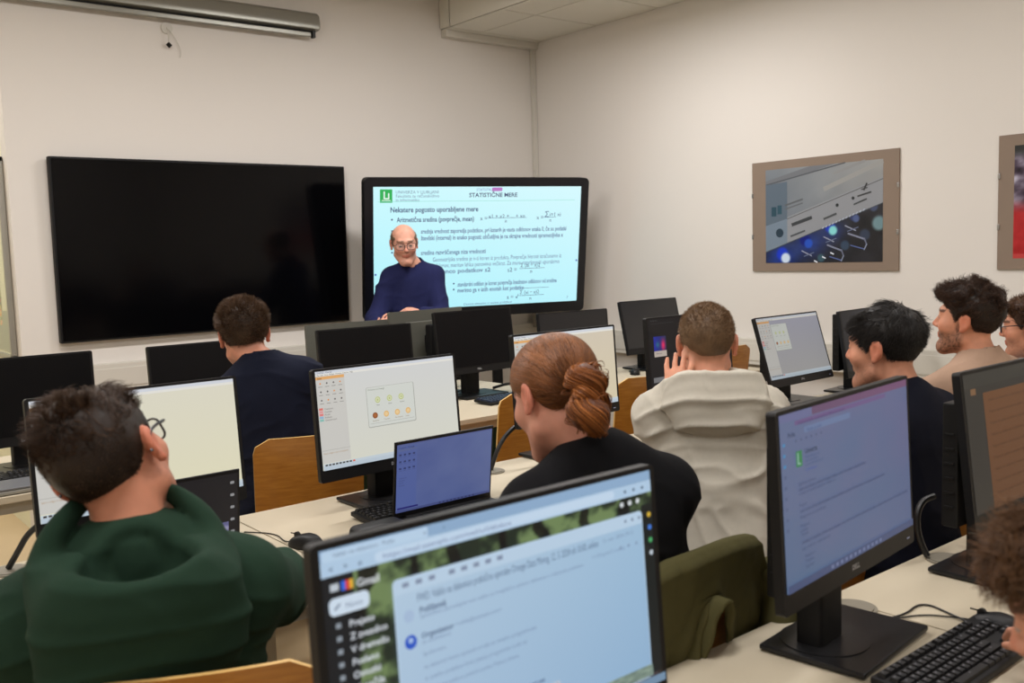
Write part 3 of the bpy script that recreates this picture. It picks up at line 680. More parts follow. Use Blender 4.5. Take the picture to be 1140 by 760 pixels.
def paint_mail_angle_tint(cv):  # dim blue viewing-angle tint is put into the page colours
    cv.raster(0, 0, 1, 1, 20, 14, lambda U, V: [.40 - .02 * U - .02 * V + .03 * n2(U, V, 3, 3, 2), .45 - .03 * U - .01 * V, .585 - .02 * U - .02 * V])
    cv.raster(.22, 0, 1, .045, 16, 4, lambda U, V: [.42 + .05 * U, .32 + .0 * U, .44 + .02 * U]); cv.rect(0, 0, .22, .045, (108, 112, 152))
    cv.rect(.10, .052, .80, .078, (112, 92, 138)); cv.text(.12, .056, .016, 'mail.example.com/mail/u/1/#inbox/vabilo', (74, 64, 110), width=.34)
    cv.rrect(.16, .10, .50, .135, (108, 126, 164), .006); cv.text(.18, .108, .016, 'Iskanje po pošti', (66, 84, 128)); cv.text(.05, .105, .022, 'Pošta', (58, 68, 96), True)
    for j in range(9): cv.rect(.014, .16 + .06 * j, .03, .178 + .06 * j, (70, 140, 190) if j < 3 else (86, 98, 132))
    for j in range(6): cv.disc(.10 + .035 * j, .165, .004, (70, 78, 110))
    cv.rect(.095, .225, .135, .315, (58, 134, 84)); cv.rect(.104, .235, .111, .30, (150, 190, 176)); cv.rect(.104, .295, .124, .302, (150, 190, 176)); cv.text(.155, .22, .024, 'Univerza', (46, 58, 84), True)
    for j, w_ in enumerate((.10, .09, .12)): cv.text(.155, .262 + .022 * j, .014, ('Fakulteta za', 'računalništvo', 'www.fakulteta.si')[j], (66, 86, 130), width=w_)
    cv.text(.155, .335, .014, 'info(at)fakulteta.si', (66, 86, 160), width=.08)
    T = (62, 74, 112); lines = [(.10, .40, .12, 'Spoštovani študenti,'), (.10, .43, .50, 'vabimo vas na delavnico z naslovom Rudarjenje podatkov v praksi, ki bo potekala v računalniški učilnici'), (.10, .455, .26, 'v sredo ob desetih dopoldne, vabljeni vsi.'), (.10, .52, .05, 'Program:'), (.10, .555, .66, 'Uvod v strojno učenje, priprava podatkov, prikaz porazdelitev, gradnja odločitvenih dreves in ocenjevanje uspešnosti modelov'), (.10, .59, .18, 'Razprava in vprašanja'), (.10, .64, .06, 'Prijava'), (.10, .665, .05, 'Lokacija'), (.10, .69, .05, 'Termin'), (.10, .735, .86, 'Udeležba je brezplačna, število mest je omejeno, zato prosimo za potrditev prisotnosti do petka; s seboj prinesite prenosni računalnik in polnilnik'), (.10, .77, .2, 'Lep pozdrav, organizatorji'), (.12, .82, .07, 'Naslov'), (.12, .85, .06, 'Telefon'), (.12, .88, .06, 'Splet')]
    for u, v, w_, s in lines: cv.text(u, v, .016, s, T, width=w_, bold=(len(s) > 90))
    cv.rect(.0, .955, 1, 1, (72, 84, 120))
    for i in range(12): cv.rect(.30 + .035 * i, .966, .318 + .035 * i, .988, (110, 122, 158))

def paint_orange_doc(cv):  # dark brown colours include the screen's viewing-angle tint
    cv.rect(0, 0, 1, 1, (46, 44, 40)); cv.rect(.0, .0, 1, .10, (52, 51, 46))
    cv.rect(.055, .11, .10, .155, (126, 92, 62)); cv.raster(.16, .155, 1, 1, 16, 12, lambda U, V: [.42 - .04 * V, .27 - .03 * V, .16 - .02 * V])
    for j in range(9): cv.text(.20, .20 + .085 * j, .018, ('Vabilo na delavnico rudarjenja podatkov z orodjem za analizo', 'Program delavnice: uvod, priprava podatkov, modeli in vrednotenje', 'Prijava do petka na naslovu organizatorja')[j % 3], (70, 44, 30), width=.62 - .12 * (j % 3))

def paint_dark_wall(cv):
    cv.raster(0, 0, 1, 1, 12, 8, lambda U, V: [.045 + 0 * U, .045 + 0 * U, .05 + .01 * V])
    cv.text(.03, .012, .013, 'File  Edit  View', (96, 96, 100)); cv.rect(.03, .06, .30, .065, (60, 60, 64))
    cv.raster(.055, .24, .20, .52, 40, 34, lambda U, V: [.75 * (V > .72) + np.clip(.12 + .8 * np.exp(-((U - .75) ** 2 / .03 + (V - .45) ** 2 / .08)), 0, 1) * (V <= .72), .70 * (V > .72) + (.16 + .25 * np.exp(-((U - .3) ** 2 / .02 + (V - .4) ** 2 / .02))) * (V <= .72), .66 * (V > .72) + (.62 - .3 * U) * (V <= .72)])
    cv.text(.075, .46, .018, 'Windows', (60, 60, 70))
    cv.rect(.03, .80, .60, .87, (118, 118, 120)); cv.text(.06, .95, .02, '4 : 3', (180, 190, 210))

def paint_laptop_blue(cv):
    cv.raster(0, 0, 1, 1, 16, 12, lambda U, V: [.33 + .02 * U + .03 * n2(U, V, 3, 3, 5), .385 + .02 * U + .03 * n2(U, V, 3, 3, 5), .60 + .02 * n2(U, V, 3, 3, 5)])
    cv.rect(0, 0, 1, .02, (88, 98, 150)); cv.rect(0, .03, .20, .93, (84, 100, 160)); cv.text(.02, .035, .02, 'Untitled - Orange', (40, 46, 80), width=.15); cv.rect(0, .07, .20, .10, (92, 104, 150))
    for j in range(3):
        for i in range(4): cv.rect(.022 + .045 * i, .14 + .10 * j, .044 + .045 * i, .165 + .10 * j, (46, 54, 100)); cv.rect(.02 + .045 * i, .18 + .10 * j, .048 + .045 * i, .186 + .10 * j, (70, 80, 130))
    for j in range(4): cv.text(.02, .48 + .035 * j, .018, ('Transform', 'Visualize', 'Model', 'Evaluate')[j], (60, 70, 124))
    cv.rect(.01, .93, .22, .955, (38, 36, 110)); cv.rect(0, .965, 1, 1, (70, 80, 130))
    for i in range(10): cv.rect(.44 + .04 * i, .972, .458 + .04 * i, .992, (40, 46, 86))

def paint_laptop_video(cv):
    cv.rect(0, 0, 1, 1, (26, 25, 27))
    cv.raster(0, .62, .93, 1, 90, 34, lambda U, V: [np.clip(.14 + .30 * n2(U, V, 10, 5, 3) + .14 * (1 - V), .05, .6), np.clip(.15 + .28 * n2(U, V, 10, 5, 3) + .14 * (1 - V), .05, .6), np.clip(.26 + .28 * n2(U, V, 10, 5, 3) + .2 * (1 - V), .08, .7)])
    cv.poly([(.70, 1), (.76, .80), (.86, .74), (.93, .82), (.93, 1)], (34, 30, 36)); cv.rect(.93, .62, 1, 1, (22, 22, 24))
    for j in range(6): cv.rrect(.945, .10 + .16 * j, .975, .135 + .16 * j, (150, 150, 152), .006)

def paint_dim(cv): cv.raster(0, 0, 1, 1, 12, 6, lambda U, V: [.08 + .30 * U ** 2, .09 + .34 * U ** 2, .11 + .42 * U ** 2])  # screen darkened in its colours for the oblique view, bluer to the right
gm = 'computer monitors on the desks'
monitor(.723, .899, 1.069, 0.1, 3.7, 'large nearest monitor, lit blue-white webmail over a green forest picture', paint_webmail)
monitor(1.573, .948, 1.099, 6.5, 2.8, 'monitor with a mail page tinted dim blue for the viewing angle, right of the olive jacket', paint_mail_angle_tint, foot_dx=.10)
monitor(2.268, .936, 1.09, .1, 6.85, 'monitor with a dark screen and brown page at the right picture edge', paint_orange_doc, foot_dx=.04)
monitor(.794, 2.512, 1.054, .4, 5.0, 'lit cream-screen monitor behind the head of the man in green', data_mining((233, 229, 200), dialog=False), foot_dx=.05)
monitor(1.594, 2.578, 1.038, 1.6, 4.3, 'lit white monitor with a welcome window, behind the open blue laptop', data_mining((222, 223, 212)))
monitor(2.435, 2.659, 1.071, 1.3, 3.6, 'lit cream monitor partly hidden by the ponytailed head', data_mining((222, 210, 180), dialog=False), mini=False)
monitor(3.13, 2.64, 1.085, 0, 3.6, 'narrow visible monitor with black wallpaper and a small picture, left of the pale hoodie', paint_dark_wall, mini=False)
monitor(4.022, 2.737, 1.027, 1.5, 16.8, 'tilted monitor with grey-lit screen between the pale hoodie and the dark-haired man', data_mining((176, 176, 178), small=True, dim=.86))
monitor(4.60, 2.68, 1.02, 4, 9, 'black monitor seen edge-on left of the dark-haired man', paint_dim, foot_dx=-.02)
monitor(.834, 4.04, 1.026, 0, 2, 'switched-off black monitor at the far left edge of the front row')
monitor(1.641, 4.186, 1.008, 0, 5, 'switched-off black monitor left of the man in navy')
monitor(2.47, 4.20, 1.015, -2, 5, 'switched-off black monitor in front of the wide grey-backed monitor')
monitor(3.13, 4.153, 1.062, 1.8, 7.8, 'switched-off black monitor right of the upright grey monitor back, below the lit display', mini=True)
monitor(3.93, 4.22, 1.0, -4, 5, 'dark monitor whose top shows above the ponytailed head', screen=mat('unlit_grey_screen', (36, 36, 38), .35))  # switched-off screen coloured grey for the light falling on it
monitor(4.60, 4.20, 1.035, 0, 13, 'leaning black monitor by the right wall behind the wallpapered one', screen=mat('unlit_grey_screen', (36, 36, 38), .35), mini=False)
monitor(2.62, 4.62, 1.01, -4, -3, 'wide monitor, its back greyed for reflected light, facing the front wall behind a black one', back=M_BACK, facing=180, mini=False)
monitor(3.05, 4.52, 1.055, 6, -3, 'upright grey monitor back just below the standing man\'s hands', back=M_BACK, facing=180, mini=False, logo=False)

# ---------------------------------------------------------------- keyboards, mice, laptops
def keyboard(x, y, rz, label, tilt=3, z=DZ, w=.44, keymat=None):
    r = empty('keyboard', (x, y, z), math.radians(rz), label, 'keyboard')
    P = rotm('X', tilt)
    MB().box((0, 0, .012), (w, .135, .015), .004, M=P).build('case', M_BLACK, r)
    mb = MB(); u = w / 23.2
    rows = [([1] * 1 + [0] + [1] * 4 + [.4] + [1] * 4 + [.4] + [1] * 4), ([1] * 13 + [2]), ([1.5] + [1] * 12 + [1.5]), ([1.8] + [1] * 11 + [2.2]), ([1.3] + [1] * 11 + [2.7]), ([1.3, 1.2, 1.3, 6, 1.3, 1.2, 1.2, 1.5])]
    for j, rw in enumerate(rows):
        yy = .052 - j * .0195 - (.004 if j else 0); xx = -w / 2 + .010; ks = []
        scale = 15.0 * u / (sum(rw) * u)
        for k in rw:
            k *= scale
            if k > .6 * scale: ks.append((xx, k * u))
            xx += k * u
        x2 = -w / 2 + .010 + 15.3 * u
        if j in (0, 1, 2): ks += [(x2 + i * u, u) for i in range(3)]
        if j == 4: ks += [(x2 + u, u)]
        if j == 5: ks += [(x2 + i * u, u) for i in range(3)]
        x3 = x2 + 3.3 * u
        if j: ks += [(x3 + i * u, u) for i in range(4)]
        for (a, kw) in ks:
            hw, hd = kw / 2 - .0012, .0083; cx = a + kw / 2; z0, z1 = .019, .0265; t = .0018
            v = [(cx - hw, yy - hd, z0), (cx + hw, yy - hd, z0), (cx + hw, yy + hd, z0), (cx - hw, yy + hd, z0), (cx - hw + t, yy - hd + t, z1), (cx + hw - t, yy - hd + t, z1), (cx + hw - t, yy + hd - t, z1), (cx - hw + t, yy + hd - t, z1)]
            mb.add(v, [(4, 5, 6, 7), (0, 1, 5, 4), (1, 2, 6, 5), (2, 3, 7, 6), (3, 0, 4, 7)], M=P)
            mb.add([(cx - .0022, yy + .001, z1 + .0002), (cx + .0016, yy + .001, z1 + .0002), (cx + .0016, yy + .0045, z1 + .0002), (cx - .0022, yy + .0045, z1 + .0002)], [(0, 1, 2, 3)], 1, M=P)
    mb.build('keys', [keymat or M_KEY, mat('key_legend', (120, 120, 126), .5)], r, smooth=0)
    return r
keyboard(1.735, .815, 1, 'black keyboard with keys in front of the dim blue mail monitor, bottom right')
keyboard(1.62, 2.46, 0, 'black keyboard half hidden behind the open blue laptop')
keyboard(3.20, 3.94, 4, 'bluish-black keyboard under the unlit black monitor in the front row', keymat=mat('keycap_blue', (40, 46, 66), .35))
keyboard(.66, 3.90, 0, 'black keyboard below the far left monitor')
def mouse(x, y, rz, label, pt=None, z=DZ):
    r = empty('computer_mouse', (x, y, z), math.radians(rz), label, 'mouse')
    V = []; nu, nv = 24, 12
    for j in range(nv + 1):
        ph = j / nv * math.pi / 2
        for i in range(nu):
            th = i / nu * 2 * math.pi; c, s = math.cos(th), math.sin(th)
            sx = .031 * abs(c) ** .8 * (1 if c > 0 else -1); sy = .056 * abs(s) ** .85 * (1 if s > 0 else -1)
            k = math.cos(ph) ** .55; zz = .037 * math.sin(ph) ** .8 * (1 - 1.6 * max(0, sy * k) / .056 * .22)
            V.append((sx * k, sy * k, zz))
    f = [(j * nu + i, j * nu + (i + 1) % nu, (j + 1) * nu + (i + 1) % nu, (j + 1) * nu + i) for j in range(nv) for i in range(nu)] + [tuple(reversed(range(nu)))]
    MB().add(V, f).build('shell', M_BLACK, r, smooth=60)
    MB().cyl((-.004, .03, .030), (.004, .03, .030), .009, seg=14).build('scroll_wheel', M_DGREY, r)
    MB().box((0, .034, .0325), (.0012, .04, .003)).build('button_split', M_BLACKM, r)
    if pt: MB().tube([(0, .055, .008)] + pt, .0018, 6, smooth=3).build('cable', M_CABLE, r)
    return r
mouse(1.93, .86 - .02, 0, 'black mouse under the hand beside the bottom right keyboard', [(0, .09, .003), (-.03, .14, .003), (-.10, .17, .003), (-.16, .24, .003), (-.24, .27, .004), (-.28, .26, .02)])
mouse(1.17, 2.37, 20, 'black mouse beside the shoulder of the man in green', [(0, .08, .003), (.05, .16, .003), (.02, .26, .003)])
mouse(4.34, 4.12, -40, 'black mouse on the front row desk left of the wallpapered monitor', [(0, .08, .003), (-.03, .13, .003), (0, .18, .003)])
def laptop(x, y, rz, open_deg, label, paint, w=.355, d=.235, body=None):
    r = empty('laptop', (x, y, DZ), math.radians(rz), label, 'laptop')
    bm_ = body or M_BLACK
    MB().box((0, -d / 2, .011), (w, d, .016), .005).build('base', bm_, r)
    mb = MB()
    for j in range(5):
        for i in range(14): mb.box((-w / 2 + .03 + (w - .06) * (i + .5) / 14, -.04 - .019 * j, .0198), (.019, .016, .002), .0005)
    mb.build('keys', M_KEY, r, smooth=0)
    MB().box((0, -d + .045, .0194), (.10, .06, .0012), .0004).build('touchpad', M_DGREY, r)
    P = trans(0, 0, .02) @ rotm('X', open_deg)
    MB().box((0, d / 2, -.004), (w, d, .007), .003, M=P).build('lid', bm_, r)
    cv = Canvas(w - .014, d - .026); paint(cv); cv.build('screen', E_SCREEN, r, M=P @ trans(0, d / 2 + .004, .0002))
    MB().cyl((-w * .38, 0, .015), (w * .38, 0, .015), .007, seg=12).build('hinge', M_BLACKM, r)
    return r
laptop(1.635, 2.365, 0, 97, 'open laptop with a dim blue screen in front of the white monitor', paint_laptop_blue, w=.365)
laptop(.80, 2.385, 0, 97, 'open black laptop in front of the man in green, showing a dark picture', paint_laptop_video, w=.375, d=.235)
r = empty('closed_laptop', (.66, 3.73, DZ), 0, 'closed silver laptop at the left end of the front row desk', 'laptop')
MB().box((0, 0, .010), (.36, .16, .014), .005).build('base', M_SILVER, r); MB().box((0, 0, .022), (.36, .16, .008), .003).build('lid', mat('grey_lid', (128, 130, 134), .4, metal=.4), r)
# slim black case beside the laptop
mb = MB(); mb.box((0, 0, .022), (.16, .075, .044), .02, seg=4)
tag(mb.build('glasses_case', M_BLACK, loc=(1.36, 2.30, DZ)), 'black rounded case on the desk left of the open blue laptop', 'case')
# loose cables on the desks, each its own thing
def cable(pts, label, r_=.0022, m=None, name='cable', group=None):
    p0 = np.array(pts[0]); return tag(MB().tube([np.array(p) - p0 for p in pts], r_, 8, smooth=3).build(name, m or M_CABLE, loc=tuple(p0)), label, 'cable', group)
z = DZ + .003
cable([(1.70, 1.12, z + .02), (1.75, 1.07, z), (1.85, 1.00, z), (1.97, 1.02, z), (1.94, .93, z), (1.90, .875, z + .008)], 'thin dark keyboard cable curving across the nearest right desk')
cable([(2.30, 1.16, .90), (2.262, 1.17, .895), (2.235, 1.17, .87), (2.235, 1.17, .83), (2.245, 1.165, .79), (2.25, 1.15, z + .006)], 'thick black cable loop dropping beside the dark brown-page monitor', .008)
cable([(1.72, 1.12, .86), (1.76, 1.14, .80), (1.79, 1.11, z + .006)], 'short thick black cable into the grommet behind the blue mail monitor', .007)
cable([(.62, 2.66, .90), (.55, 2.70, .86), (.52, 2.72, .80), (.50, 2.74, z + .006)], 'black cable bundle under the cream-screen monitor at left', .008)
cable([(2.34, 2.72, .90), (2.24, 2.72, .91), (2.13, 2.70, .86), (2.08, 2.70, z + .006)], 'black cable arching into a grommet by the ponytailed man', .008)
cable([(3.98, 2.80, z), (4.1, 2.74, z), (4.2, 2.62, z), (4.35, 2.66, z), (4.42, 2.58, z)], 'tangled dark cable below the tilted grey-lit monitor', .003)
cable([(3.30, 4.24, z + .02), (3.36, 4.16, z + .05), (3.45, 4.12, z + .03), (3.52, 4.05, z)], 'black cable loop behind the bluish keyboard', .008)
# ---------------------------------------------------------------- soft-body modelling: distance fields meshed by surface nets
def surfnet(fn, lo, hi, h, B=8):
    lo = np.array(lo, float); hi = np.array(hi, float)
    n = (np.ceil((hi - lo) / h).astype(int) // B + 1) * B
    nb = n // B
    ci = np.stack(np.meshgrid(*[np.arange(k) for k in nb], indexing='ij'), -1).reshape(-1, 3)
    cc = lo + (ci + 0.5) * B * h
    d = fn(cc)
    Fd = np.repeat(np.repeat(np.repeat(d.reshape(nb), B, 0), B, 1), B, 2).astype(np.float32)
    act = ci[np.abs(d) < B * h * 1.35]
    off = np.stack(np.meshgrid(*[np.arange(B)] * 3, indexing='ij'), -1).reshape(-1, 3)
    for s in range(0, len(act), 400):
        I = (act[s:s + 400, None, :] * B + off[None]).reshape(-1, 3)
        Fd[I[:, 0], I[:, 1], I[:, 2]] = fn(lo + I * h)
    Fd[0] = Fd[-1] = 1; Fd[:, 0] = Fd[:, -1] = 1; Fd[:, :, 0] = Fd[:, :, -1] = 1
    ins = Fd < 0
    cnt = sum(ins[a:n[0] - 1 + a, b:n[1] - 1 + b, c:n[2] - 1 + c].astype(np.int8) for a in (0, 1) for b in (0, 1) for c in (0, 1))
    A = np.argwhere((cnt > 0) & (cnt < 8))
    idx = np.full(n, -1, np.int64); idx[A[:, 0], A[:, 1], A[:, 2]] = np.arange(len(A))
    acc = np.zeros((len(A), 3)); w = np.zeros(len(A))
    C = [(a, b, c) for a in (0, 1) for b in (0, 1) for c in (0, 1)]
    val = {c: Fd[A[:, 0] + c[0], A[:, 1] + c[1], A[:, 2] + c[2]] for c in C}
    for c in C:
        for ax in range(3):
            if c[ax] == 0:
                e = list(c); e[ax] = 1; e = tuple(e); va, vb = val[c], val[e]; m = (va < 0) != (vb < 0)
                t = np.where(m, va / np.where(np.abs(va - vb) < 1e-12, 1, va - vb), 0)
                p = np.tile(np.array(c, float), (len(A), 1)); p[:, ax] += t
                acc[m] += p[m]; w[m] += 1
    V = lo + (A + acc / w[:, None]) * h
    faces = []
    for ax in range(3):
        o1, o2 = [k for k in range(3) if k != ax]
        s0 = [slice(1, n[0] - 1), slice(1, n[1] - 1), slice(1, n[2] - 1)]
        s1 = list(s0); s1[ax] = slice(2, n[ax])
        a = ins[tuple(s0)]; b = ins[tuple(s1)]
        E = np.argwhere(a != b) + 1; sg = ins[E[:, 0], E[:, 1], E[:, 2]]
        e1 = np.zeros(3, int); e1[o1] = 1; e2 = np.zeros(3, int); e2[o2] = 1
        g = lambda q: idx[q[:, 0], q[:, 1], q[:, 2]]
        Q = np.stack([g(E), g(E - e1), g(E - e1 - e2), g(E - e2)], 1)
        flip = sg if ax != 1 else ~sg
        Q[~flip] = Q[~flip][:, ::-1]
        faces.append(Q[(Q >= 0).all(1)])
    return V, np.vstack(faces)

def smin(a, b, k):
    if k <= 0: return np.minimum(a, b)
    h = np.maximum(k - np.abs(a - b), 0) / k; return np.minimum(a, b) - h * h * k * .25
def smax(a, b, k): return -smin(-a, -b, k)
def cone(P, a, b, ra, rb=None):
    rb = ra if rb is None else rb; a = np.asarray(a, float); b = np.asarray(b, float); ba = b - a
    h = np.clip(((P - a) @ ba) / (ba @ ba + 1e-12), 0, 1)
    return np.linalg.norm(P - a - h[:, None] * ba, axis=1) - (ra + (rb - ra) * h)
def ell(P, c, r, R=None):
    q = P - np.asarray(c, float)
    if R is not None: q = q @ R
    r = np.asarray(r, float); k0 = np.linalg.norm(q / r, axis=1); k1 = np.linalg.norm(q / (r * r), axis=1)
    return k0 * (k0 - 1) / np.maximum(k1, 1e-6)
def sph(P, c, r): return np.linalg.norm(P - np.asarray(c, float), axis=1) - r

def rot3(az, pitch=0, roll=0):
    """columns: right, forward, up. az clockwise from +Y, pitch up positive, roll = lean to the own right"""
    a, p, r = map(math.radians, (az, pitch, roll))
    f = np.array([math.sin(a) * math.cos(p), math.cos(a) * math.cos(p), math.sin(p)])
    rt = np.array([math.cos(a), -math.sin(a), 0.0]); up = np.cross(rt, f)
    rt2 = rt * math.cos(r) - up * math.sin(r); up2 = up * math.cos(r) + rt * math.sin(r)
    return np.stack([rt2, f, up2], 1)

# head in its own frame: x right, y forward, z up, metres, adult
def skull(q):
    d = ell(q, (0, -.014, .034), (.076, .097, .086))
    return d
def head_sdf(q, sx=1.0, ears=True, jaw=1.0):
    d = skull(q)
    ax = np.abs(q[:, 0]); m = np.stack([ax, q[:, 1], q[:, 2]], 1)
    d = smin(d, ell(m, (0, .030, -.022), (.062, .062, .078)), .03)
    d = smin(d, cone(m, (.050, .006, -.062), (.020, .070, -.100), .018 * jaw, .017), .03)
    d = smin(d, cone(m, (0, .02, -.075), (0, .068, -.098), .034, .022), .025)
    d = smin(d, ell(m, (.040, .056, -.018), (.026, .026, .024)), .02)
    d = smin(d, cone(m, (0, .086, .036), (.034, .078, .034), .010, .010), .018)
    d = smax(d, -sph(m, (.032, .101, .014), .018), .014)
    d = smin(d, sph(m, (.031, .078, .013), .0122), .004)
    d = smin(d, cone(m, (0, .086, .020), (0, .107, -.016), .0075, .0105), .010)
    d = smin(d, sph(m, (.0115, .098, -.021), .0075), .007)
    d = smax(d, -cone(m, (0, .108, -.030), (.005, .108, -.030), .003), .004)
    d = smin(d, cone(m, (0, .0915, -.047), (.020, .083, -.050), .0062, .004), .005)
    d = smin(d, cone(m, (0, .0895, -.058), (.018, .082, -.055), .0070, .004), .005)
    d = smax(d, -cone(m, (0, .0975, -.0525), (.022, .090, -.0525), .0012), .003)
    d = smin(d, ell(m, (0, .078, -.090), (.020, .017, .018)), .014)
    if ears:
        R = rot3(0, 0, 0)
        e = ell(m, (.079, -.012, .002), (.007, .019, .031))
        e = smin(e, ell(m, (.085, -.019, .008), (.005, .016, .024)), .006)
        e = smax(e, -ell(m, (.0885, -.010, .004), (.006, .010, .018)), .004)
        e = smin(e, sph(m, (.079, -.004, -.026), .008), .006)
        d = smin(d, e, .008)
    return d
_zy = np.array([-.13, -.09, -.06, -.035, -.02, .004, .018, .036, .055, .078, .10])
def hair_region(q, line):
    """negative where hair grows; line = z of the hairline over y"""
    return (np.interp(q[:, 1], _zy, line) - q[:, 2]) * .8
LINE_STD = [-.075, -.075, -.066, -.030, .030, .026, .000, .030, .062, .080, .084]
LINE_FADE = [-.055, -.055, -.048, -.020, .030, .028, .010, .035, .060, .074, .082]

def mesh_from(name, V, Fc, m, parent=None, cols=None, smooth=True, smooth_iter=0, disp=None):
    me = bpy.data.meshes.new(name); V = np.asarray(V, float)
    if smooth_iter:
        e = np.vstack([Fc[:, [0, 1]], Fc[:, [1, 2]], Fc[:, [2, 3]], Fc[:, [3, 0]]]); cnt = np.bincount(e.ravel(), minlength=len(V))[:, None]
        for _ in range(smooth_iter):
            s = np.zeros_like(V)
            for k in range(3):
                s[:, k] = np.bincount(e[:, 0], V[e[:, 1], k], len(V)) + np.bincount(e[:, 1], V[e[:, 0], k], len(V))
            V = V * .5 + .5 * s / np.maximum(cnt, 1)
    if disp is not None:
        a = V[Fc[:, 2]] - V[Fc[:, 0]]; b = V[Fc[:, 3]] - V[Fc[:, 1]]; nf = np.cross(a, b); N = np.zeros_like(V)
        for c in range(4):
            for k in range(3): N[:, k] += np.bincount(Fc[:, c], nf[:, k], len(V))
        N /= np.linalg.norm(N, axis=1)[:, None] + 1e-12
        V = V + N * disp(V, N)[:, None]
    off = np.array(parent.location) if parent is not None else np.zeros(3)
    me.vertices.add(len(V)); me.vertices.foreach_set('co', (V - off).astype(np.float32).ravel())
    k = Fc.shape[1]
    me.loops.add(Fc.size); me.loops.foreach_set('vertex_index', Fc.astype(np.int32).ravel())
    me.polygons.add(len(Fc)); me.polygons.foreach_set('loop_start', (np.arange(len(Fc)) * k).astype(np.int32)); me.polygons.foreach_set('loop_total', np.full(len(Fc), k, np.int32))
    me.update(calc_edges=True)
    if smooth: me.polygons.foreach_set('use_smooth', np.ones(len(Fc), bool))
    if cols is not None:
        C = cols(V) if callable(cols) else cols
        at = me.color_attributes.new('Col', 'FLOAT_COLOR', 'POINT'); at.data.foreach_set('color', np.hstack([C, np.ones((len(V), 1))]).astype(np.float32).ravel())
    me.materials.append(m); me.update()
    o = bpy.data.objects.new(name, me); COL.objects.link(o)
    if parent is not None: o.parent = parent
    return o

def strands(roots, normals, flow, length, step_n, lift, curl, freq, width, coll=None, taper=True, grav=None, seed=0, wild=.15):
    """grow hair strands, return verts, faces, per-strand id; flow(p, s) gives a direction; everything vectorised"""
    n = len(roots); rg = np.random.default_rng(seed); P = roots.copy(); L = length; st = (L / step_n)[:, None]
    pts = [P.copy()]; ph = rg.uniform(0, 6.28, n); wildv = rg.normal(0, wild, (n, 3))
    ph = ph * .35 + 9 * vnoise(roots, 45, seed + 3)
    for k in range(step_n):
        s = k / step_n
        d = lift * (1 - s) * normals + flow(P, s) + wildv
        d /= np.linalg.norm(d, axis=1)[:, None] + 1e-9
        t1 = np.cross(d, normals); t1 /= np.linalg.norm(t1, axis=1)[:, None] + 1e-9
        a = ph + freq * s * 6.28
        d = d + curl * (np.cos(a)[:, None] * t1 + np.sin(a)[:, None] * normals)
        d /= np.linalg.norm(d, axis=1)[:, None] + 1e-9
        P = P + d * st
        if coll is not None:
            dd, g = coll(P); push = np.maximum(0, -dd)[:, None] * g; P = P + push
        pts.append(P.copy())
    S = np.stack(pts, 1)      # n, k+1, 3
    T = np.gradient(S, axis=1); T /= np.linalg.norm(T, axis=2)[:, :, None] + 1e-9
    U = np.cross(T, normals[:, None, :] + 1e-3); U /= np.linalg.norm(U, axis=2)[:, :, None] + 1e-9; Wv = np.cross(T, U)
    w = width * (np.linspace(1, .25, step_n + 1) if taper else np.ones(step_n + 1))[None, :, None]
    ring = np.stack([S + U * w, S - U * w * .5 + Wv * w * .87, S - U * w * .5 - Wv * w * .87], 2)   # n,k+1,3,3
    V = ring.reshape(-1, 3); K = step_n + 1
    base = (np.arange(n)[:, None, None] * K + np.arange(step_n)[None, :, None]) * 3
    j = np.arange(3)[None, None, :]; j2 = (j + 1) % 3
    F4 = np.stack([base + j, base + j2, base + 3 + j2, base + 3 + j], -1).reshape(-1, 4)
    sid = np.repeat(np.arange(n), K * 3)
    return V, F4, sid
# ---------------------------------------------------------------- people
M_SKIN = mat('skin', (200, 150, 125), 0.5, attr='Col', sss=0.12, spec=0.35, bump=(350, .08))
M_HAIR = mat('hair', (60, 40, 30), 0.5, attr='Col', spec=0.35)
def fabric(name, rgb, sc=900, st=.35, sheen=.0, var=(60, .06)):
    return mat(name, rgb, .92, spec=.15, bump=(sc, st), var=var, sheen=sheen)

def px(u, v, D):
    c = np.array([(u - 570) / F_PX, -(v - 380) / F_PX, -1.0]); return _ax @ c * D + CAM

def ik(S, Wt, a, b, hint):
    d = Wt - S; L = np.linalg.norm(d)
    if L > (a + b) * .995: Wt = S + d / L * (a + b) * .995; d = Wt - S; L = np.linalg.norm(d)
    u = d / L; x = (a * a - b * b + L * L) / (2 * L); h = math.sqrt(max(a * a - x * x, 1e-6))
    hint = np.array(hint, float); hp = hint - u * (hint @ u); hp /= np.linalg.norm(hp)
    return S + u * x + hp * h, Wt

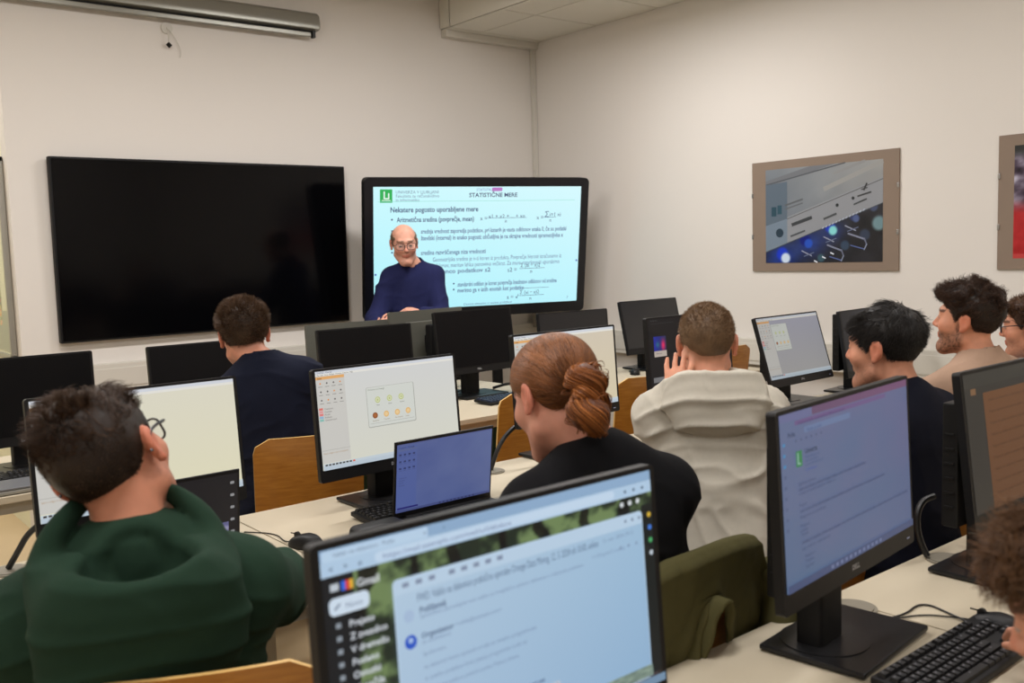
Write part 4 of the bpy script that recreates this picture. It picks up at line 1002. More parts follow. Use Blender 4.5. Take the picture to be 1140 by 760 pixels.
def hand_prims(Wr, d, nrm, thumb, curl=.5, s=1.0):
    d = np.array(d, float); d /= np.linalg.norm(d); nrm = np.array(nrm, float); nrm = nrm - d * (nrm @ d); nrm /= np.linalg.norm(nrm)
    side = np.cross(d, nrm); out = []
    R = np.stack([side, d, nrm], 1)
    out.append(('e', Wr + d * .052 * s, np.array([.040, .056, .0155]) * s, R, .012))
    for i, L in enumerate((.066, .074, .070, .055)):
        o = (-.030 + .020 * i) * s; o *= -thumb * -1
        b = Wr + d * (.090 - .004 * abs(i - 1.3)) * s + side * o * (1 if thumb < 0 else -1)
        c1 = curl * .7; c2 = curl * 1.6; spread = side * (o * .9) * (1 if thumb < 0 else -1)
        d1 = d * math.cos(c1) - nrm * math.sin(c1); d2 = d * math.cos(c2) - nrm * math.sin(c2)
        m = b + d1 * L * .52 * s + spread * .2; e = m + d2 * L * .48 * s
        out.append(('c', b, m, .0088 * s, .0080 * s, .006)); out.append(('c', m, e, .0080 * s, .0068 * s, .003))
    tb = Wr + d * .022 * s + side * thumb * .028 * s - nrm * .004; tm = tb + (d * .55 + side * thumb * .75 - nrm * .25) * .040 * s; te = tm + (d * .93 + side * thumb * .25 - nrm * .25) * .034 * s
    out.append(('c', tb, tm, .0125 * s, .0100 * s, .010)); out.append(('c', tm, te, .0100 * s, .0078 * s, .004))
    return out

def run_prims(P, prims, d=None):
    for p in prims:
        if p[0] == 'c': v = cone(P, p[1], p[2], p[3], p[4]); k = p[5]
        else: v = ell(P, p[1], p[2], p[3]); k = p[4]
        d = v if d is None else smin(d, v, k)
    return d

def person(label, HC, head, baz, lean, hands, cloth, hair, skin=(214, 160, 134), beard=None, glasses=None, stand=False, hs=1.0, bw=1.0, floor_z=0.0,
           cloth_col=(60, 60, 60), trouser=(38, 42, 56), elbow_hint=(.55, -.4, -.8), group='people seated at the desks', vox=.0048, neck_len=.052, cloth_name='sweater', folds=.008, neck_open=.0, sleeve=1.0, curls=None, seat_yaw=None, shoulder_drop=(0, 0), lat=0, shift=0):
    HC = np.array(HC, float); Rh = rot3(*head) ; Rb = rot3(baz)
    T = math.cos(math.radians(lean)) * Rb[:, 2] + math.sin(math.radians(lean)) * Rb[:, 1] - math.sin(math.radians(lat)) * Rb[:, 0]; T /= np.linalg.norm(T)
    Fw = np.cross(T, Rb[:, 0]); Fw /= np.linalg.norm(Fw); Rt = np.stack([np.cross(Fw, T), Fw, T], 1)
    SB = HC + Rh @ (np.array([0, -.030, -.085]) * hs)
    NB = SB - Rb[:, 2] * neck_len - Rb[:, 1] * .018 * (1 if lean >= 0 else .5) + Rb[:, 0] * shift
    pz = .93 if stand else .565
    L = (NB[2] - pz) / max(.5, T[2])
    PV = NB - T * L
    t2w = lambda v: NB + Rt @ (np.array(v, float))
    sh = {s: t2w((s * .160 * bw, -.008, -.062 - shoulder_drop[0 if s < 0 else 1])) for s in (-1, 1)}
    arms = {}
    for s in (-1, 1):
        hp = hands[0 if s < 0 else 1]
        hint = Rb @ np.array([s * elbow_hint[0], elbow_hint[1], elbow_hint[2]])
        arms[s] = ik(sh[s], np.array(hp[0], float), .285, .255, hint)
    hipR = Rb if seat_yaw is None else rot3(seat_yaw)
    legs = {}
    for s in (-1, 1):
        hip = PV + hipR @ np.array([s * .09, 0, -.02])
        if stand: kn = np.array([hip[0], hip[1], .49]) + hipR[:, 1] * .03; an = np.array([hip[0], hip[1], .085]) - hipR[:, 1] * .02
        else:
            kn = hip + hipR @ np.array([s * .05, .40, -.04]); an = np.array([kn[0], kn[1], .095]) + hipR[:, 1] * .04
        legs[s] = (hip, kn, an)
    root = empty('person', (float(PV[0]), float(PV[1]), floor_z), 0, label, 'person', group)
    # --- body
    nb_top = HC + Rh @ (np.array([0, -.022, -.055]) * hs)
    bp = [('e', t2w((0, .0, -.19)), np.array([.132 * bw, .090, .20]), Rt, .04), ('e', t2w((0, .0, -L + .02)), np.array([.140 * bw, .108, .12]), Rt, .06),
          ('c', t2w((0, 0, -.25)), t2w((0, 0, -L + .05)), .105, .11, .05), ('c', t2w((-.12 * bw, -.01, -.08)), t2w((.12 * bw, -.01, -.08)), .036, .036, .04),
          ('c', t2w((0, -.01, .0)), t2w((-.10, -.015, -.05)), .036, .03, .04), ('c', t2w((0, -.01, .0)), t2w((.10, -.015, -.05)), .036, .03, .04)]
    for s in (-1, 1):
        e, w = arms[s]; bp += [('c', sh[s], e, .042, .034, .03), ('c', e, w, .034, .025, .02)]
        hp = hands[0 if s < 0 else 1]; dd = hp[1] if hp[1] is not None else (w - e); thumb = 1 if s < 0 else -1
        # thumb sits on the inner side for palm-down hands
        bp += hand_prims(w, dd, hp[2], thumb, hp[3] if len(hp) > 3 else .5, .96)
        hip, kn, an = legs[s]; bp += [('c', hip, kn, .070, .052, .05), ('c', kn, an, .050, .036, .03), ('c', an, an + hipR @ np.array([0, .13, -.045]), .034, .028, .03)]
    neckp = [('c', nb_top, NB + T * .01, .053 * hs, .058, .02)]
    def body_fn(P):
        d = run_prims(P, bp)
        q = (P - HC) @ Rh / hs
        m = np.linalg.norm(P - HC, axis=1) < .42
        if m.any():
            dn = run_prims(P[m], neckp); dh = head_sdf(q[m]) * hs
            d[m] = smin(d[m], smin(dn, dh, .022), .03)
        return d
    pts = np.array([HC + .17, HC - .17, PV - .2, PV + .2] + [p for s in (-1, 1) for p in (sh[s] + .08, sh[s] - .08, arms[s][0] + .08, arms[s][0] - .08, arms[s][1] + .22, arms[s][1] - .22, legs[s][1] + .1, legs[s][1] - .1, legs[s][2] + .2, legs[s][2] - .2)])
    lo, hi = pts.min(0) - .02, pts.max(0) + .02; lo[2] = max(lo[2], -.02)
    V, Fq = surfnet(body_fn, lo, hi, vox)
    sk = np.array(lin(skin)); hc_ = np.array(lin(hair.get('col', (50, 36, 28))))
    def cols(V):
        q = (V - HC) @ Rh / hs; ax_ = np.abs(q[:, 0]); C = np.tile(sk, (len(V), 1)); C *= (1 + .10 * fbm(V, 40, 3)[:, None])
        def mix(w, c): nonlocal C; w = np.clip(w, 0, 1)[:, None]; C = C * (1 - w) + np.array(c) * w
        red = sk * np.array([1.0, .72, .68])
        mix(.6 * np.exp(-((ax_ - .045) ** 2 + (q[:, 1] - .075) ** 2 + (q[:, 2] + .02) ** 2) / .0005), red)
        mix(.75 * ((ax_ > .077) & (np.abs(q[:, 2]) < .04) & (np.abs(q[:, 1] + .012) < .03)), red)
        mix(.5 * ((q[:, 1] > .103) & (np.abs(q[:, 2] + .012) < .02)), red)
        mix(.85 * ((ax_ < .024) & (np.abs(q[:, 2] + .0525) < .010) & (q[:, 1] > .080)), sk * np.array([.75, .45, .42]))
        mix(.8 * ((ax_ > .012) & (ax_ < .052) & (np.abs(q[:, 2] - .038 + .1 * (ax_ - .03)) < .005) & (q[:, 1] > .06)), hc_)
        sc = (ax_ - .031) ** 2 + (q[:, 2] - .013) ** 2
        mix(1.0 * ((sc < .0125 ** 2) & (np.abs(q[:, 2] - .011) < .0032) & (q[:, 1] > .082)), (.30, .25, .22)); mix(1.0 * ((sc < .0052 ** 2) & (q[:, 1] > .085)), (.03, .025, .02))
        if beard:
            b, amt = beard; b = np.array(lin(b))
            reg = np.clip((-.030 - q[:, 2] - .25 * np.clip(.045 - q[:, 1], 0, .1) * -1) * 60, 0, 1) * np.clip((q[:, 1] + .012) * 60, 0, 1) * np.clip((q[:, 2] + .125) * 80, 0, 1)
            reg = np.maximum(reg, np.clip((.012 - np.abs(q[:, 1] - .012)) * 100, 0, 1) * np.clip((.01 - q[:, 2]) * 80, 0, 1) * (q[:, 2] > -.06))
            reg *= ~((ax_ < .022) & (np.abs(q[:, 2] + .0525) < .009)); reg *= np.clip((q[:, 2] + .115) * 60 + (q[:, 1] - .03) * 30, 0, 1)
            reg *= (ax_ > .03) | (q[:, 2] < -.034)
            mix(amt * reg * (.8 + .4 * fbm(V, 220, 9)), b)
        if hair.get('buzz'):
            mix(hair['buzz'] * np.clip(-hair_region(q, hair.get('line', LINE_STD)) * 90, 0, 1) * np.clip(.03 - skull(q), 0, .03) / .03, hc_)
        return np.clip(C, 0, 1)
    mesh_from('body', V, Fq, M_SKIN, root, cols, smooth_iter=1)
    # --- upper garment
    t = cloth.get('t', .016)
    cp = [('e', t2w((0, -.004, -.20)), np.array([.152 * bw, .112, .24]), Rt, .04), ('e', t2w((0, .005, -L * .72)), np.array([.146 * bw, .112, .20]), Rt, .08),
          ('e', t2w((0, .0, -L + .03)), np.array([.160 * bw, .130, .13]), Rt, .08),
          ('c', t2w((-.125 * bw, -.012, -.078 - shoulder_drop[0])), t2w((.125 * bw, -.012, -.078 - shoulder_drop[1])), .050, .050, .05),
          ('c', t2w((0, -.012, -.012)), t2w((-.135 * bw, -.014, -.064 - shoulder_drop[0])), .042, .045, .04), ('c', t2w((0, -.012, -.012)), t2w((.135 * bw, -.014, -.064 - shoulder_drop[1])), .042, .045, .04)]
    for s in (-1, 1):
        e, w = arms[s]; w2 = e + (w - e) * (1.0 if sleeve >= 1 else sleeve)
        cp += [('c', sh[s] + Rt @ np.array([-s * .012, 0, -.01]), e, .052, .044, .04), ('c', e, w2, .044, .031, .03)]
    def cloth_fn(P):
        d = run_prims(P, cp) - t
        L_ = (P - NB) @ Rt
        d = smax(d, -(L_[:, 2] + L + .10), .01)
        k = cloth.get('kind')
        if k == 'hood':
            hd = cloth.get('size', 1.0); H0 = np.array([0, -.036, .012]); tilt = math.radians(cloth.get('tilt', 38))
            q = (L_ - H0) / hd; hy = cloth.get('yaw', 0); c_, s_ = math.cos(math.radians(hy)), math.sin(math.radians(hy)); q = np.stack([q[:, 0] * c_ - q[:, 1] * s_, q[:, 0] * s_ + q[:, 1] * c_, q[:, 2]], 1)
            y = q[:, 1] * math.cos(tilt) + q[:, 2] * math.sin(tilt); zz = -q[:, 1] * math.sin(tilt) + q[:, 2] * math.cos(tilt)
            # ring around the neck, low at the back
            rx, ry = .116, .118; rr = np.sqrt((q[:, 0] / rx) ** 2 + ((y + .018) / ry) ** 2) + 1e-6
            dr = np.abs(rr - 1) * .112; ring = np.sqrt(dr ** 2 + (zz * .80) ** 2) - (.020 + .006 * np.clip(-y / .1, -1, 1))
            pl = cloth.get('plen', .13); pouch = ell(q, (0, -.100, .055 - pl), (.142, .058, pl))
            pouch = smin(pouch, ell(q, (0, -.055, -.02), (.136, .100, .058)), .03)
            cav = ell(q, (0, -.072, .040), (.082, .060, .095))
            hood = smax(smin(ring, pouch, .025), -cav, .02)
            hood = smax(hood, -(cone(q, (0, .0, -.1), (0, .02, .25), .066, .09)), .012)
            d = smax(d, -cav * hd, .01); d = np.minimum(d, run_prims(P, bp[:6] + [('c', NB - T * .06, NB - T * .015, .066, .064, .02)]) - .009); d = smin(d, hood * hd, .004)
        elif k == 'collar':
            c1 = cone(L_, (0, -.014, -.02), (0, .0, .042), .073, .066)
            inner = cone(L_, (0, -.006, -.05), (0, .008, .10), .060, .060)
            c1 = smax(c1, L_[:, 2] - .046 + .30 * L_[:, 1], .004); d = smin(d, c1, .012); d = smax(d, -np.where(L_[:, 2] > -.01, inner, 1), .004)
            if cloth.get('v'): d = smax(d, -cone(L_, (0, .075, .05), (0, .13, -.06), .035, .006), .008)
        else:
            c1 = cone(L_, (0, -.010, -.02), (0, .012, .016), .074, .066); c1 = smax(c1, L_[:, 2] - .018 + .35 * L_[:, 1], .006); d = smin(d, c1, .015)
        return d
    pts = np.array([NB + .2, NB - .2, PV - .22, PV + .22] + [p for s in (-1, 1) for p in (sh[s] + .1, sh[s] - .1, arms[s][0] + .09, arms[s][0] - .09, arms[s][1] + .07, arms[s][1] - .07)])
    V, Fq = surfnet(cloth_fn, pts.min(0) - .03, pts.max(0) + .03, cloth.get('vox', .0075))
    fs = cloth.get('fs', (6, 6, 11)); seed = int(abs(HC[0]) * 100)
    def disp(V, N):
        q = (V - NB) @ Rt; w = np.stack([fbm(q, 5, seed + k, 2) for k in range(3)], 1) * .05
        n1 = vnoise((q + w) * np.array(fs), 1.0, seed + 5); r1 = (1 - np.abs(n1)) ** 3
        n2_ = vnoise((q + w * 1.5) * np.array(fs) * 2.1 + q[:, [2, 0, 1]] * 5, 1.0, seed + 8); r2 = (1 - np.abs(n2_)) ** 3
        amt = folds * np.clip(.35 + np.clip(-q[:, 2] * 3, 0, 1) + 1.2 * np.clip((np.abs(q[:, 0]) - .12) * 8, 0, .8), .35, 1.6)
        out = amt * (r1 * .9 + r2 * .45 - .35)
        if cloth.get('kind') == 'hood':
            hw = np.clip((q[:, 2] + .19) * 14, 0, 1) * np.clip((-q[:, 1] - .04) * 22, 0, 1)
            out = out * (1 - hw) + hw * cloth.get('hf', .005) * ((1 - np.abs(np.sin((q[:, 2] + 1.1 * q[:, 0] ** 2 + .35 * w[:, 0]) * 48 + 1.0))) ** 2 * 1.6 + .9 * r1 + .5 * r2)
        return out
    mesh_from(cloth_name, V, Fq, cloth['mat'], root, smooth_iter=2, disp=disp)
    # --- trousers and shoes (mostly under the desks)
    tp = [('e', t2w((0, .0, -L + .0)), np.array([.165 * bw, .128, .12]), Rt, .05)]
    for s in (-1, 1):
        hip, kn, an = legs[s]; tp += [('c', hip, kn, .090, .066, .05), ('c', kn, an, .064, .052, .03)]
    pts = np.array([PV + .2, PV - .2] + [p for s in (-1, 1) for p in (legs[s][1] + .1, legs[s][1] - .1, legs[s][2] + .08, legs[s][2] - .04)])
    V, Fq = surfnet(lambda P: smax(run_prims(P, tp), -(P[:, 2] - .07), .004), pts.min(0) - .02, pts.max(0) + .02, .011)
    mesh_from('trousers', V, Fq, fabric('trouser_cloth_%02x%02x%02x' % trouser, trouser, 600, .3), root, smooth_iter=2)
    for s in (-1, 1):
        an = legs[s][2]; a = an + hipR @ np.array([0, -.03, -.05]); b = an + hipR @ np.array([0, .15, -.055])
        V, Fq = surfnet(lambda P: smax(smin(cone(P, a, b, .045, .040), cone(P, an, a, .045, .045), .02), -(P[:, 2] - .003), .003), np.minimum(a, b) - .08, np.maximum(a, b) + .12, .008)
        mesh_from('shoe', V, Fq, mat('dark_shoe', (30, 30, 32), .5), root, smooth_iter=1)
    # --- hair
    make_hair(root, HC, Rh, hs, hair)
    if glasses: make_glasses(root, HC, Rh, hs, glasses)
    return dict(root=root, NB=NB, Rt=Rt, PV=PV, L=L)

def make_hair(root, HC, Rh, hs, hair):
    col = np.array(lin(hair['col'])); col2 = np.array(lin(hair.get('col2', hair['col'])))
    line = hair.get('line', LINE_STD); tf = hair.get('thick', lambda q: .006 + 0 * q[:, 0])
    top = hair.get('exclude')
    def base(q): return head_sdf(q, ears=False)
    def capfn(q):
        reg = hair_region(q, line)
        if top is not None: reg = smax(reg, top(q), .01)
        t_ = tf(q)
        if hair.get('lump'): t_ = t_ * (1 + hair['lump'] * fbm(q, 38, 21, 2))
        d = base(q) - t_
        d = smax(d, reg, hair.get('edge', .010))
        ear = ell(np.stack([np.abs(q[:, 0]), q[:, 1], q[:, 2]], 1), (.088, -.006, .0), (.016, .026, .036))
        return smax(d, -ear, .004)
    b = .17
    V, Fq = surfnet(capfn, (-b, -b - .02, -b), (b, b, b), hair.get('vox', .0042))
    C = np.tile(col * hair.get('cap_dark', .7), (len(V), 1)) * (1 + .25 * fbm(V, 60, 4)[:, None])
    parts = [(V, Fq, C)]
    n = hair.get('n', 2500)
    if n:
        eps = 1e-3; g = np.stack([capfn(V + e) - capfn(V - e) for e in np.eye(3) * eps], 1); g /= np.linalg.norm(g, axis=1)[:, None] + 1e-9
        reg = hair_region(V, line)
        if top is not None: reg = np.maximum(reg, top(V))
        gd = base(V); ok = (reg < .004) & (gd > -.004)
        w = np.where(ok, 1.0, 0); w /= w.sum(); rg = np.random.default_rng(hair.get('seed', 1)); pick = rg.choice(len(V), n, p=w)
        R0 = V[pick] + rg.normal(0, .0015, (n, 3)) - g[pick] * .003; N0 = g[pick]
        Lf = hair.get('length', lambda q: .012 + 0 * q[:, 0])(R0) * rg.uniform(.75, 1.2, n)
        cf = hair.get('coll', .5)
        def coll(P):
            d = base(P) - tf(P) * cf - .001; return d, np.stack([(base(P + e) - base(P - e)) / (2 * eps) for e in np.eye(3) * eps], 1)
        S, F4, sid = strands(R0, N0, hair['flow'], Lf, hair.get('steps', 5), hair.get('lift', .5), hair.get('curl', 0.0), hair.get('freq', 1.5), hair.get('width', .0011), coll if hair.get('collide', True) else None, seed=hair.get('seed', 1), wild=hair.get('wild', .15))
        m = rg.uniform(0, 1, n); m = np.clip(m * .6 + .4 * (.5 + .5 * vnoise(R0, 60, 8)), 0, 1)[:, None]
        sc = (col * (1 - m) + col2 * m) * rg.uniform(.75, 1.25, (n, 1))
        parts.append((S, F4, sc[sid]))
    for ex in hair.get('extra', []): parts.append(ex)
    VV = []; FF = []; CC = []; k = 0
    for v, f, c in parts: VV.append(v); FF.append(f + k); CC.append(c); k += len(v)
    V = np.vstack(VV); W_ = HC + (V * hs) @ Rh.T
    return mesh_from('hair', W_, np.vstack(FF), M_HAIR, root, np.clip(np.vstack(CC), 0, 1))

def make_glasses(root, HC, Rh, hs, g):
    f = lambda p: HC + Rh @ (np.array(p) * hs) - np.array(root.location)
    mb = MB(); w, h = .026, .019
    for s in (-1, 1):
        p = [f((s * .034 + a, .106 - abs(s * .034 + a) * .16, .010 + b)) for a, b in rrect(2 * w, 2 * h, .011, 4)]; p.append(p[0]); p.append(p[1]); mb.tube(p, g.get('r', .0016), 6)
        mb.tube([f((s * .060, .098, .017)), f((s * .076, .085, .019)), f((s * .082, .02, .022)), f((s * .083, -.012, .016)), f((s * .082, -.032, -.008))], g.get('r', .0016) * g.get('temple', 1.1), 6, smooth=1)
    mb.tube([f((-.009, .104, .014)), f((0, .107, .018)), f((.009, .104, .014))], .0014, 6)
    o = mb.build('glasses', mat('spectacle_frame', (26, 28, 36), .3), root)
    mb = MB()
    for s in (-1, 1):
        q = rrect(2 * w - .002, 2 * h - .002, .010, 4); mb.add([f((s * .034 + a, .106 - abs(s * .034 + a) * .16, .010 + b)) for a, b in q], [tuple(range(len(q)))])
    mb.build('lenses', M_LENS, o)
M_LENS = mat('spectacle_lens', (240, 245, 250), .05, spec=.5)
M_LENS.node_tree.nodes['Principled BSDF'].inputs['Alpha'].default_value = .10

Z3 = lambda P: np.zeros_like(P)
def flow_mix(*terms):
    def fn(P, s): return sum((t(P, s) if callable(t) else np.tile(np.array(t, float), (len(P), 1))) for t in terms)
    return fn
def nf(scale, amp, seed=0): return lambda P, s: np.stack([vnoise(P, scale, seed + k) for k in range(3)], 1) * amp
up_ = (0, 0, 1)

desk_h = DZ + .02
PD = (0, 0, 1)
# -- man in green hoodie
hair_green = dict(col=(44, 31, 23), col2=(88, 63, 43), n=10000, line=LINE_FADE, seed=3, steps=7, vox=.004, lump=.25,
    thick=lambda q: .002 + .007 * np.clip((q[:, 2] - .0) / .09, 0, 1), length=lambda q: .004 + .030 * np.clip((q[:, 2] - .02) / .09, 0, 1) ** 1.2,
    flow=flow_mix((0.15, -.30, .0), nf(26, 1.0, 4)), lift=.22, curl=.40, freq=.8, width=.0006, wild=.10, cap_dark=.75)
cl_green = dict(kind='hood', mat=fabric('green_sweatshirt', (35, 57, 44), 1400, .25), t=.024, vox=.006, size=1.12, tilt=42, fs=(4, 4, 7), yaw=-8, hf=.0035)
G = person('man in green hooded sweatshirt and dark glasses, head tilted left, nearest at the left', px(124, 516, 1.61), (38, 4, -25), 20, -12,
    [((.38, 2.05, .80), None, PD), ((.95, 2.05, .80), None, PD)], cl_green, hair_green, skin=(206, 140, 112), glasses=dict(r=.0021, temple=1.3), hs=1.06, bw=1.18, cloth_name='hooded_sweatshirt', folds=.009, elbow_hint=(.25, -.5, -.9), beard=((90, 60, 44), .3), shoulder_drop=(.05, .02), vox=.004)
# -- ponytailed man in black
tie = np.array([-.030, -.110, -.022])
def flow_pony(P, s):
    d = tie - P; d /= np.linalg.norm(d, axis=1)[:, None] + 1e-9
    return d + .25 * np.stack([vnoise(P, 30, k) for k in range(3)], 1)
def bun():
    rg = np.random.default_rng(5); parts = []
    cA = np.array(lin((96, 50, 20))); cB = np.array(lin((178, 108, 48)))
    core = lambda q: smin(smin(ell(q, tie + (.012, -.022, .012), (.036, .034, .040)), ell(q, tie + (-.004, -.030, -.052), (.040, .034, .036)), .02), cone(q, tie + (.02, -.02, -.06), tie + (.035, -.01, -.09), .022, .008), .02) - .003 * fbm(q, 60, 5)
    V, Fq = surfnet(core, (-.12, -.24, -.2), (.16, -.03, .1), .004); parts.append((V, Fq, np.tile(cA * .8, (len(V), 1)) * (1 + .3 * fbm(V, 50, 2)[:, None])))
    N = 420; K = 16
    for c0, rad, ax_ in [(tie + (.012, -.024, .012), .039, (.6, -.5, .4)), (tie + (.0, -.030, -.052), .042, (.3, -.9, .2)), (tie + (.006, -.02, -.02), .034, (1, .1, .3))]:
        ax_ = np.array(ax_, float); ax_ /= np.linalg.norm(ax_); u = np.cross(ax_, [0, 0, 1]); u /= np.linalg.norm(u); w = np.cross(ax_, u)
        a0 = rg.uniform(0, 6.28, N); span = rg.uniform(2.0, 4.0, N); off = rg.normal(0, .015, N); rr = rad * (1 + rg.normal(0, .07, N)) * np.sqrt(np.clip(1 - (off / .040) ** 2, .2, 1))
        tt = np.linspace(0, 1, K)[None, :]; A = a0[:, None] + span[:, None] * tt + .2 * off[:, None] * 20
        S = c0 + ax_ * (off[:, None, None] + .01 * np.sin(A * 2)[:, :, None]) + rr[:, None, None] * (np.cos(A)[:, :, None] * u + np.sin(A)[:, :, None] * w)
        Tn = np.gradient(S, axis=1); Tn /= np.linalg.norm(Tn, axis=2)[:, :, None] + 1e-9; U = np.cross(Tn, ax_); U /= np.linalg.norm(U, axis=2)[:, :, None] + 1e-9; Wv = np.cross(Tn, U)
        wd = .0013 * np.sin(np.linspace(.25, 2.9, K))[None, :, None]
        ring = np.stack([S + U * wd, S - U * wd * .5 + Wv * wd * .87, S - U * wd * .5 - Wv * wd * .87], 2); Vr = ring.reshape(-1, 3)
        base = (np.arange(N)[:, None, None] * K + np.arange(K - 1)[None, :, None]) * 3; j = np.arange(3)[None, None, :]; j2 = (j + 1) % 3
        F4 = np.stack([base + j, base + j2, base + 3 + j2, base + 3 + j], -1).reshape(-1, 4); m = rg.uniform(0, 1, (N, 1)); cc = cA * (1 - m) + cB * m
        parts.append((Vr, F4, np.repeat(cc, K * 3, 0)))
    V = np.array([(math.cos(a) * .018, -.0, math.sin(a) * .018) for a in np.linspace(0, 6.28, 13)[:12]])
    return parts
hair_pony = dict(col=(66, 36, 18), col2=(160, 100, 52), n=6500, seed=9, steps=9, line=[-.058, -.058, -.052, -.030, .012, .022, .026, .040, .060, .080, .084], vox=.004,
    thick=lambda q: .007 + .006 * np.clip(q[:, 2] / .09, 0, 1), length=lambda q: .015 + .45 * np.linalg.norm(q - tie, axis=1) + 0 * q[:, 0], flow=flow_pony, lift=.12, curl=.05, freq=.6, width=.0009, wild=.10, extra=bun(), cap_dark=.8, coll=1.0)
cl_pony = dict(kind='crew', mat=fabric('black_jersey', (16, 16, 19), 1600, .2), t=.016, vox=.0065, fs=(4, 4, 8))
PN = person('man in black jumper with reddish hair tied in a low bun, bending over the desk', px(618, 443, 2.0), (4, -24, 3), 10, 5,
    [((1.56, 1.96, .80), None, PD), ((1.84, 2.02, .80), None, PD)], cl_pony, hair_pony, skin=(214, 152, 130), bw=1.12, cloth_name='black_jumper', folds=.006, vox=.0042, shoulder_drop=(.02, .02), elbow_hint=(.12, -.4, -.9), shift=.045)
# -- hoodie man
hair_buzz = dict(col=(108, 84, 60), col2=(148, 118, 88), n=9000, seed=4, steps=3, line=[-.055, -.055, -.048, -.020, .028, .030, .012, .034, .058, .074, .082], buzz=.5,
    thick=lambda q: .0015 + .002 * np.clip(q[:, 2] / .09, 0, 1), length=lambda q: .004 + .006 * np.clip((q[:, 2] + .01) / .09, 0, 1), flow=flow_mix((0, -.2, .0), nf(40, .3)), lift=1.0, curl=0, width=.0007, cap_dark=1.0, collide=False, edge=.004)
cl_pale = dict(kind='hood', mat=fabric('pale_sweatshirt', (196, 191, 178), 1200, .25), t=.022, vox=.0065, size=1.0, tilt=38, plen=.10, fs=(5, 5, 9), hf=.008)
HH = px(787, 384, 2.80)
wl = px(751, 448, 2.70); 
PH = person('man in pale grey hooded sweatshirt with cropped light hair, hand at his chin', HH, (50, -4, 0), 42, 14,
    [(wl, px(757, 392, 2.74) - wl, (-.75, -.60, .1), .25), ((2.72, 2.24, .80), None, PD)], cl_pale, hair_buzz, skin=(218, 154, 126), bw=1.02, cloth_name='hooded_sweatshirt', folds=.014, elbow_hint=(.35, .7, -.8))
# -- dark-haired man
hair_dark = dict(col=(20, 17, 16), col2=(44, 38, 34), n=6500, seed=6, steps=6, line=[-.06, -.06, -.052, -.026, .026, .018, -.006, .022, .050, .076, .082], vox=.004, lump=.2,
    thick=lambda q: .003 + .009 * np.clip((q[:, 2] + .01) / .08, 0, 1), length=lambda q: .006 + .024 * np.clip((q[:, 2] - .0) / .08, 0, 1),
    flow=lambda P, s: np.stack([.3 * P[:, 0] / .08, .35 + .3 * np.sign(P[:, 1] + .04), -.25 - .3 * s + 0 * P[:, 0]], 1) + .5 * np.stack([vnoise(P, 32, k + 30) for k in range(3)], 1), lift=.30, curl=.12, freq=.7, width=.0009, wild=.10, cap_dark=.8)
cl_dk = dict(kind='crew', mat=fabric('navy_knit', (18, 20, 32), 700, .5), t=.018, fs=(5, 5, 8))
person('black-haired man in dark navy jumper in profile, beyond the dim blue mail monitor', px(984, 389, 2.75), (-6, -4, 0), 2, 0,
    [((2.50, 2.05, .80), None, PD), ((2.82, 2.05, .80), None, PD)], cl_dk, hair_dark, skin=(206, 146, 118), bw=1.05, cloth_name='navy_jumper', beard=((66, 44, 34), .35))
# -- curly man in beige
hair_curly = dict(col=(36, 24, 18), col2=(82, 54, 35), n=6000, seed=8, steps=9, line=[-.058, -.058, -.048, -.020, .030, .024, .0, .034, .058, .078, .084], vox=.004, lump=.35,
    thick=lambda q: .003 + .018 * np.clip((q[:, 2] - .0) / .08, 0, 1) + .010 * np.clip((q[:, 1] - .03) / .05, 0, 1), length=lambda q: .008 + .038 * np.clip((q[:, 2] - .01) / .08, 0, 1),
    flow=flow_mix((0, .35, .15), nf(24, .9, 3)), lift=.45, curl=1.0, freq=1.6, width=.0010, wild=.14, cap_dark=.75)
cl_be = dict(kind='collar', mat=fabric('beige_overshirt', (168, 140, 120), 900, .3), t=.02, fs=(5, 5, 9))
person('man in beige overshirt with curly brown hair and short beard, near the right wall', px(1077, 358, 3.35), (-10, 4, 0), 2, 0,
    [((3.20, 2.2, .80), None, PD), ((3.56, 2.2, .80), None, PD)], cl_be, hair_curly, skin=(208, 146, 116), beard=((60, 38, 26), .8), bw=1.08, cloth_name='overshirt', folds=.009)
# -- man with glasses
hair_swept = dict(col=(66, 42, 26), col2=(110, 74, 44), n=3500, seed=12, steps=6, line=LINE_STD, thick=lambda q: .004 + .010 * np.clip((q[:, 2] - .0) / .08, 0, 1), length=lambda q: .008 + .025 * np.clip((q[:, 2] - .01) / .08, 0, 1),
    flow=flow_mix((0, -.2, .1), nf(26, .8, 3)), lift=.6, curl=.5, freq=1.0, width=.0011, wild=.2)
cl_bl = dict(kind='collar', mat=fabric('light_blue_shirt', (176, 186, 196), 900, .2), t=.014)
person('brown-haired man with glasses in a light shirt, cut by the right picture edge', px(1147, 366, 3.85), (-12, -4, 0), 0, 2,
    [((3.95, 2.2, .80), None, PD), ((4.28, 2.2, .80), None, PD)], cl_bl, hair_swept, skin=(204, 142, 112), beard=((96, 66, 48), .35), glasses=dict(r=.0018), cloth_name='shirt')
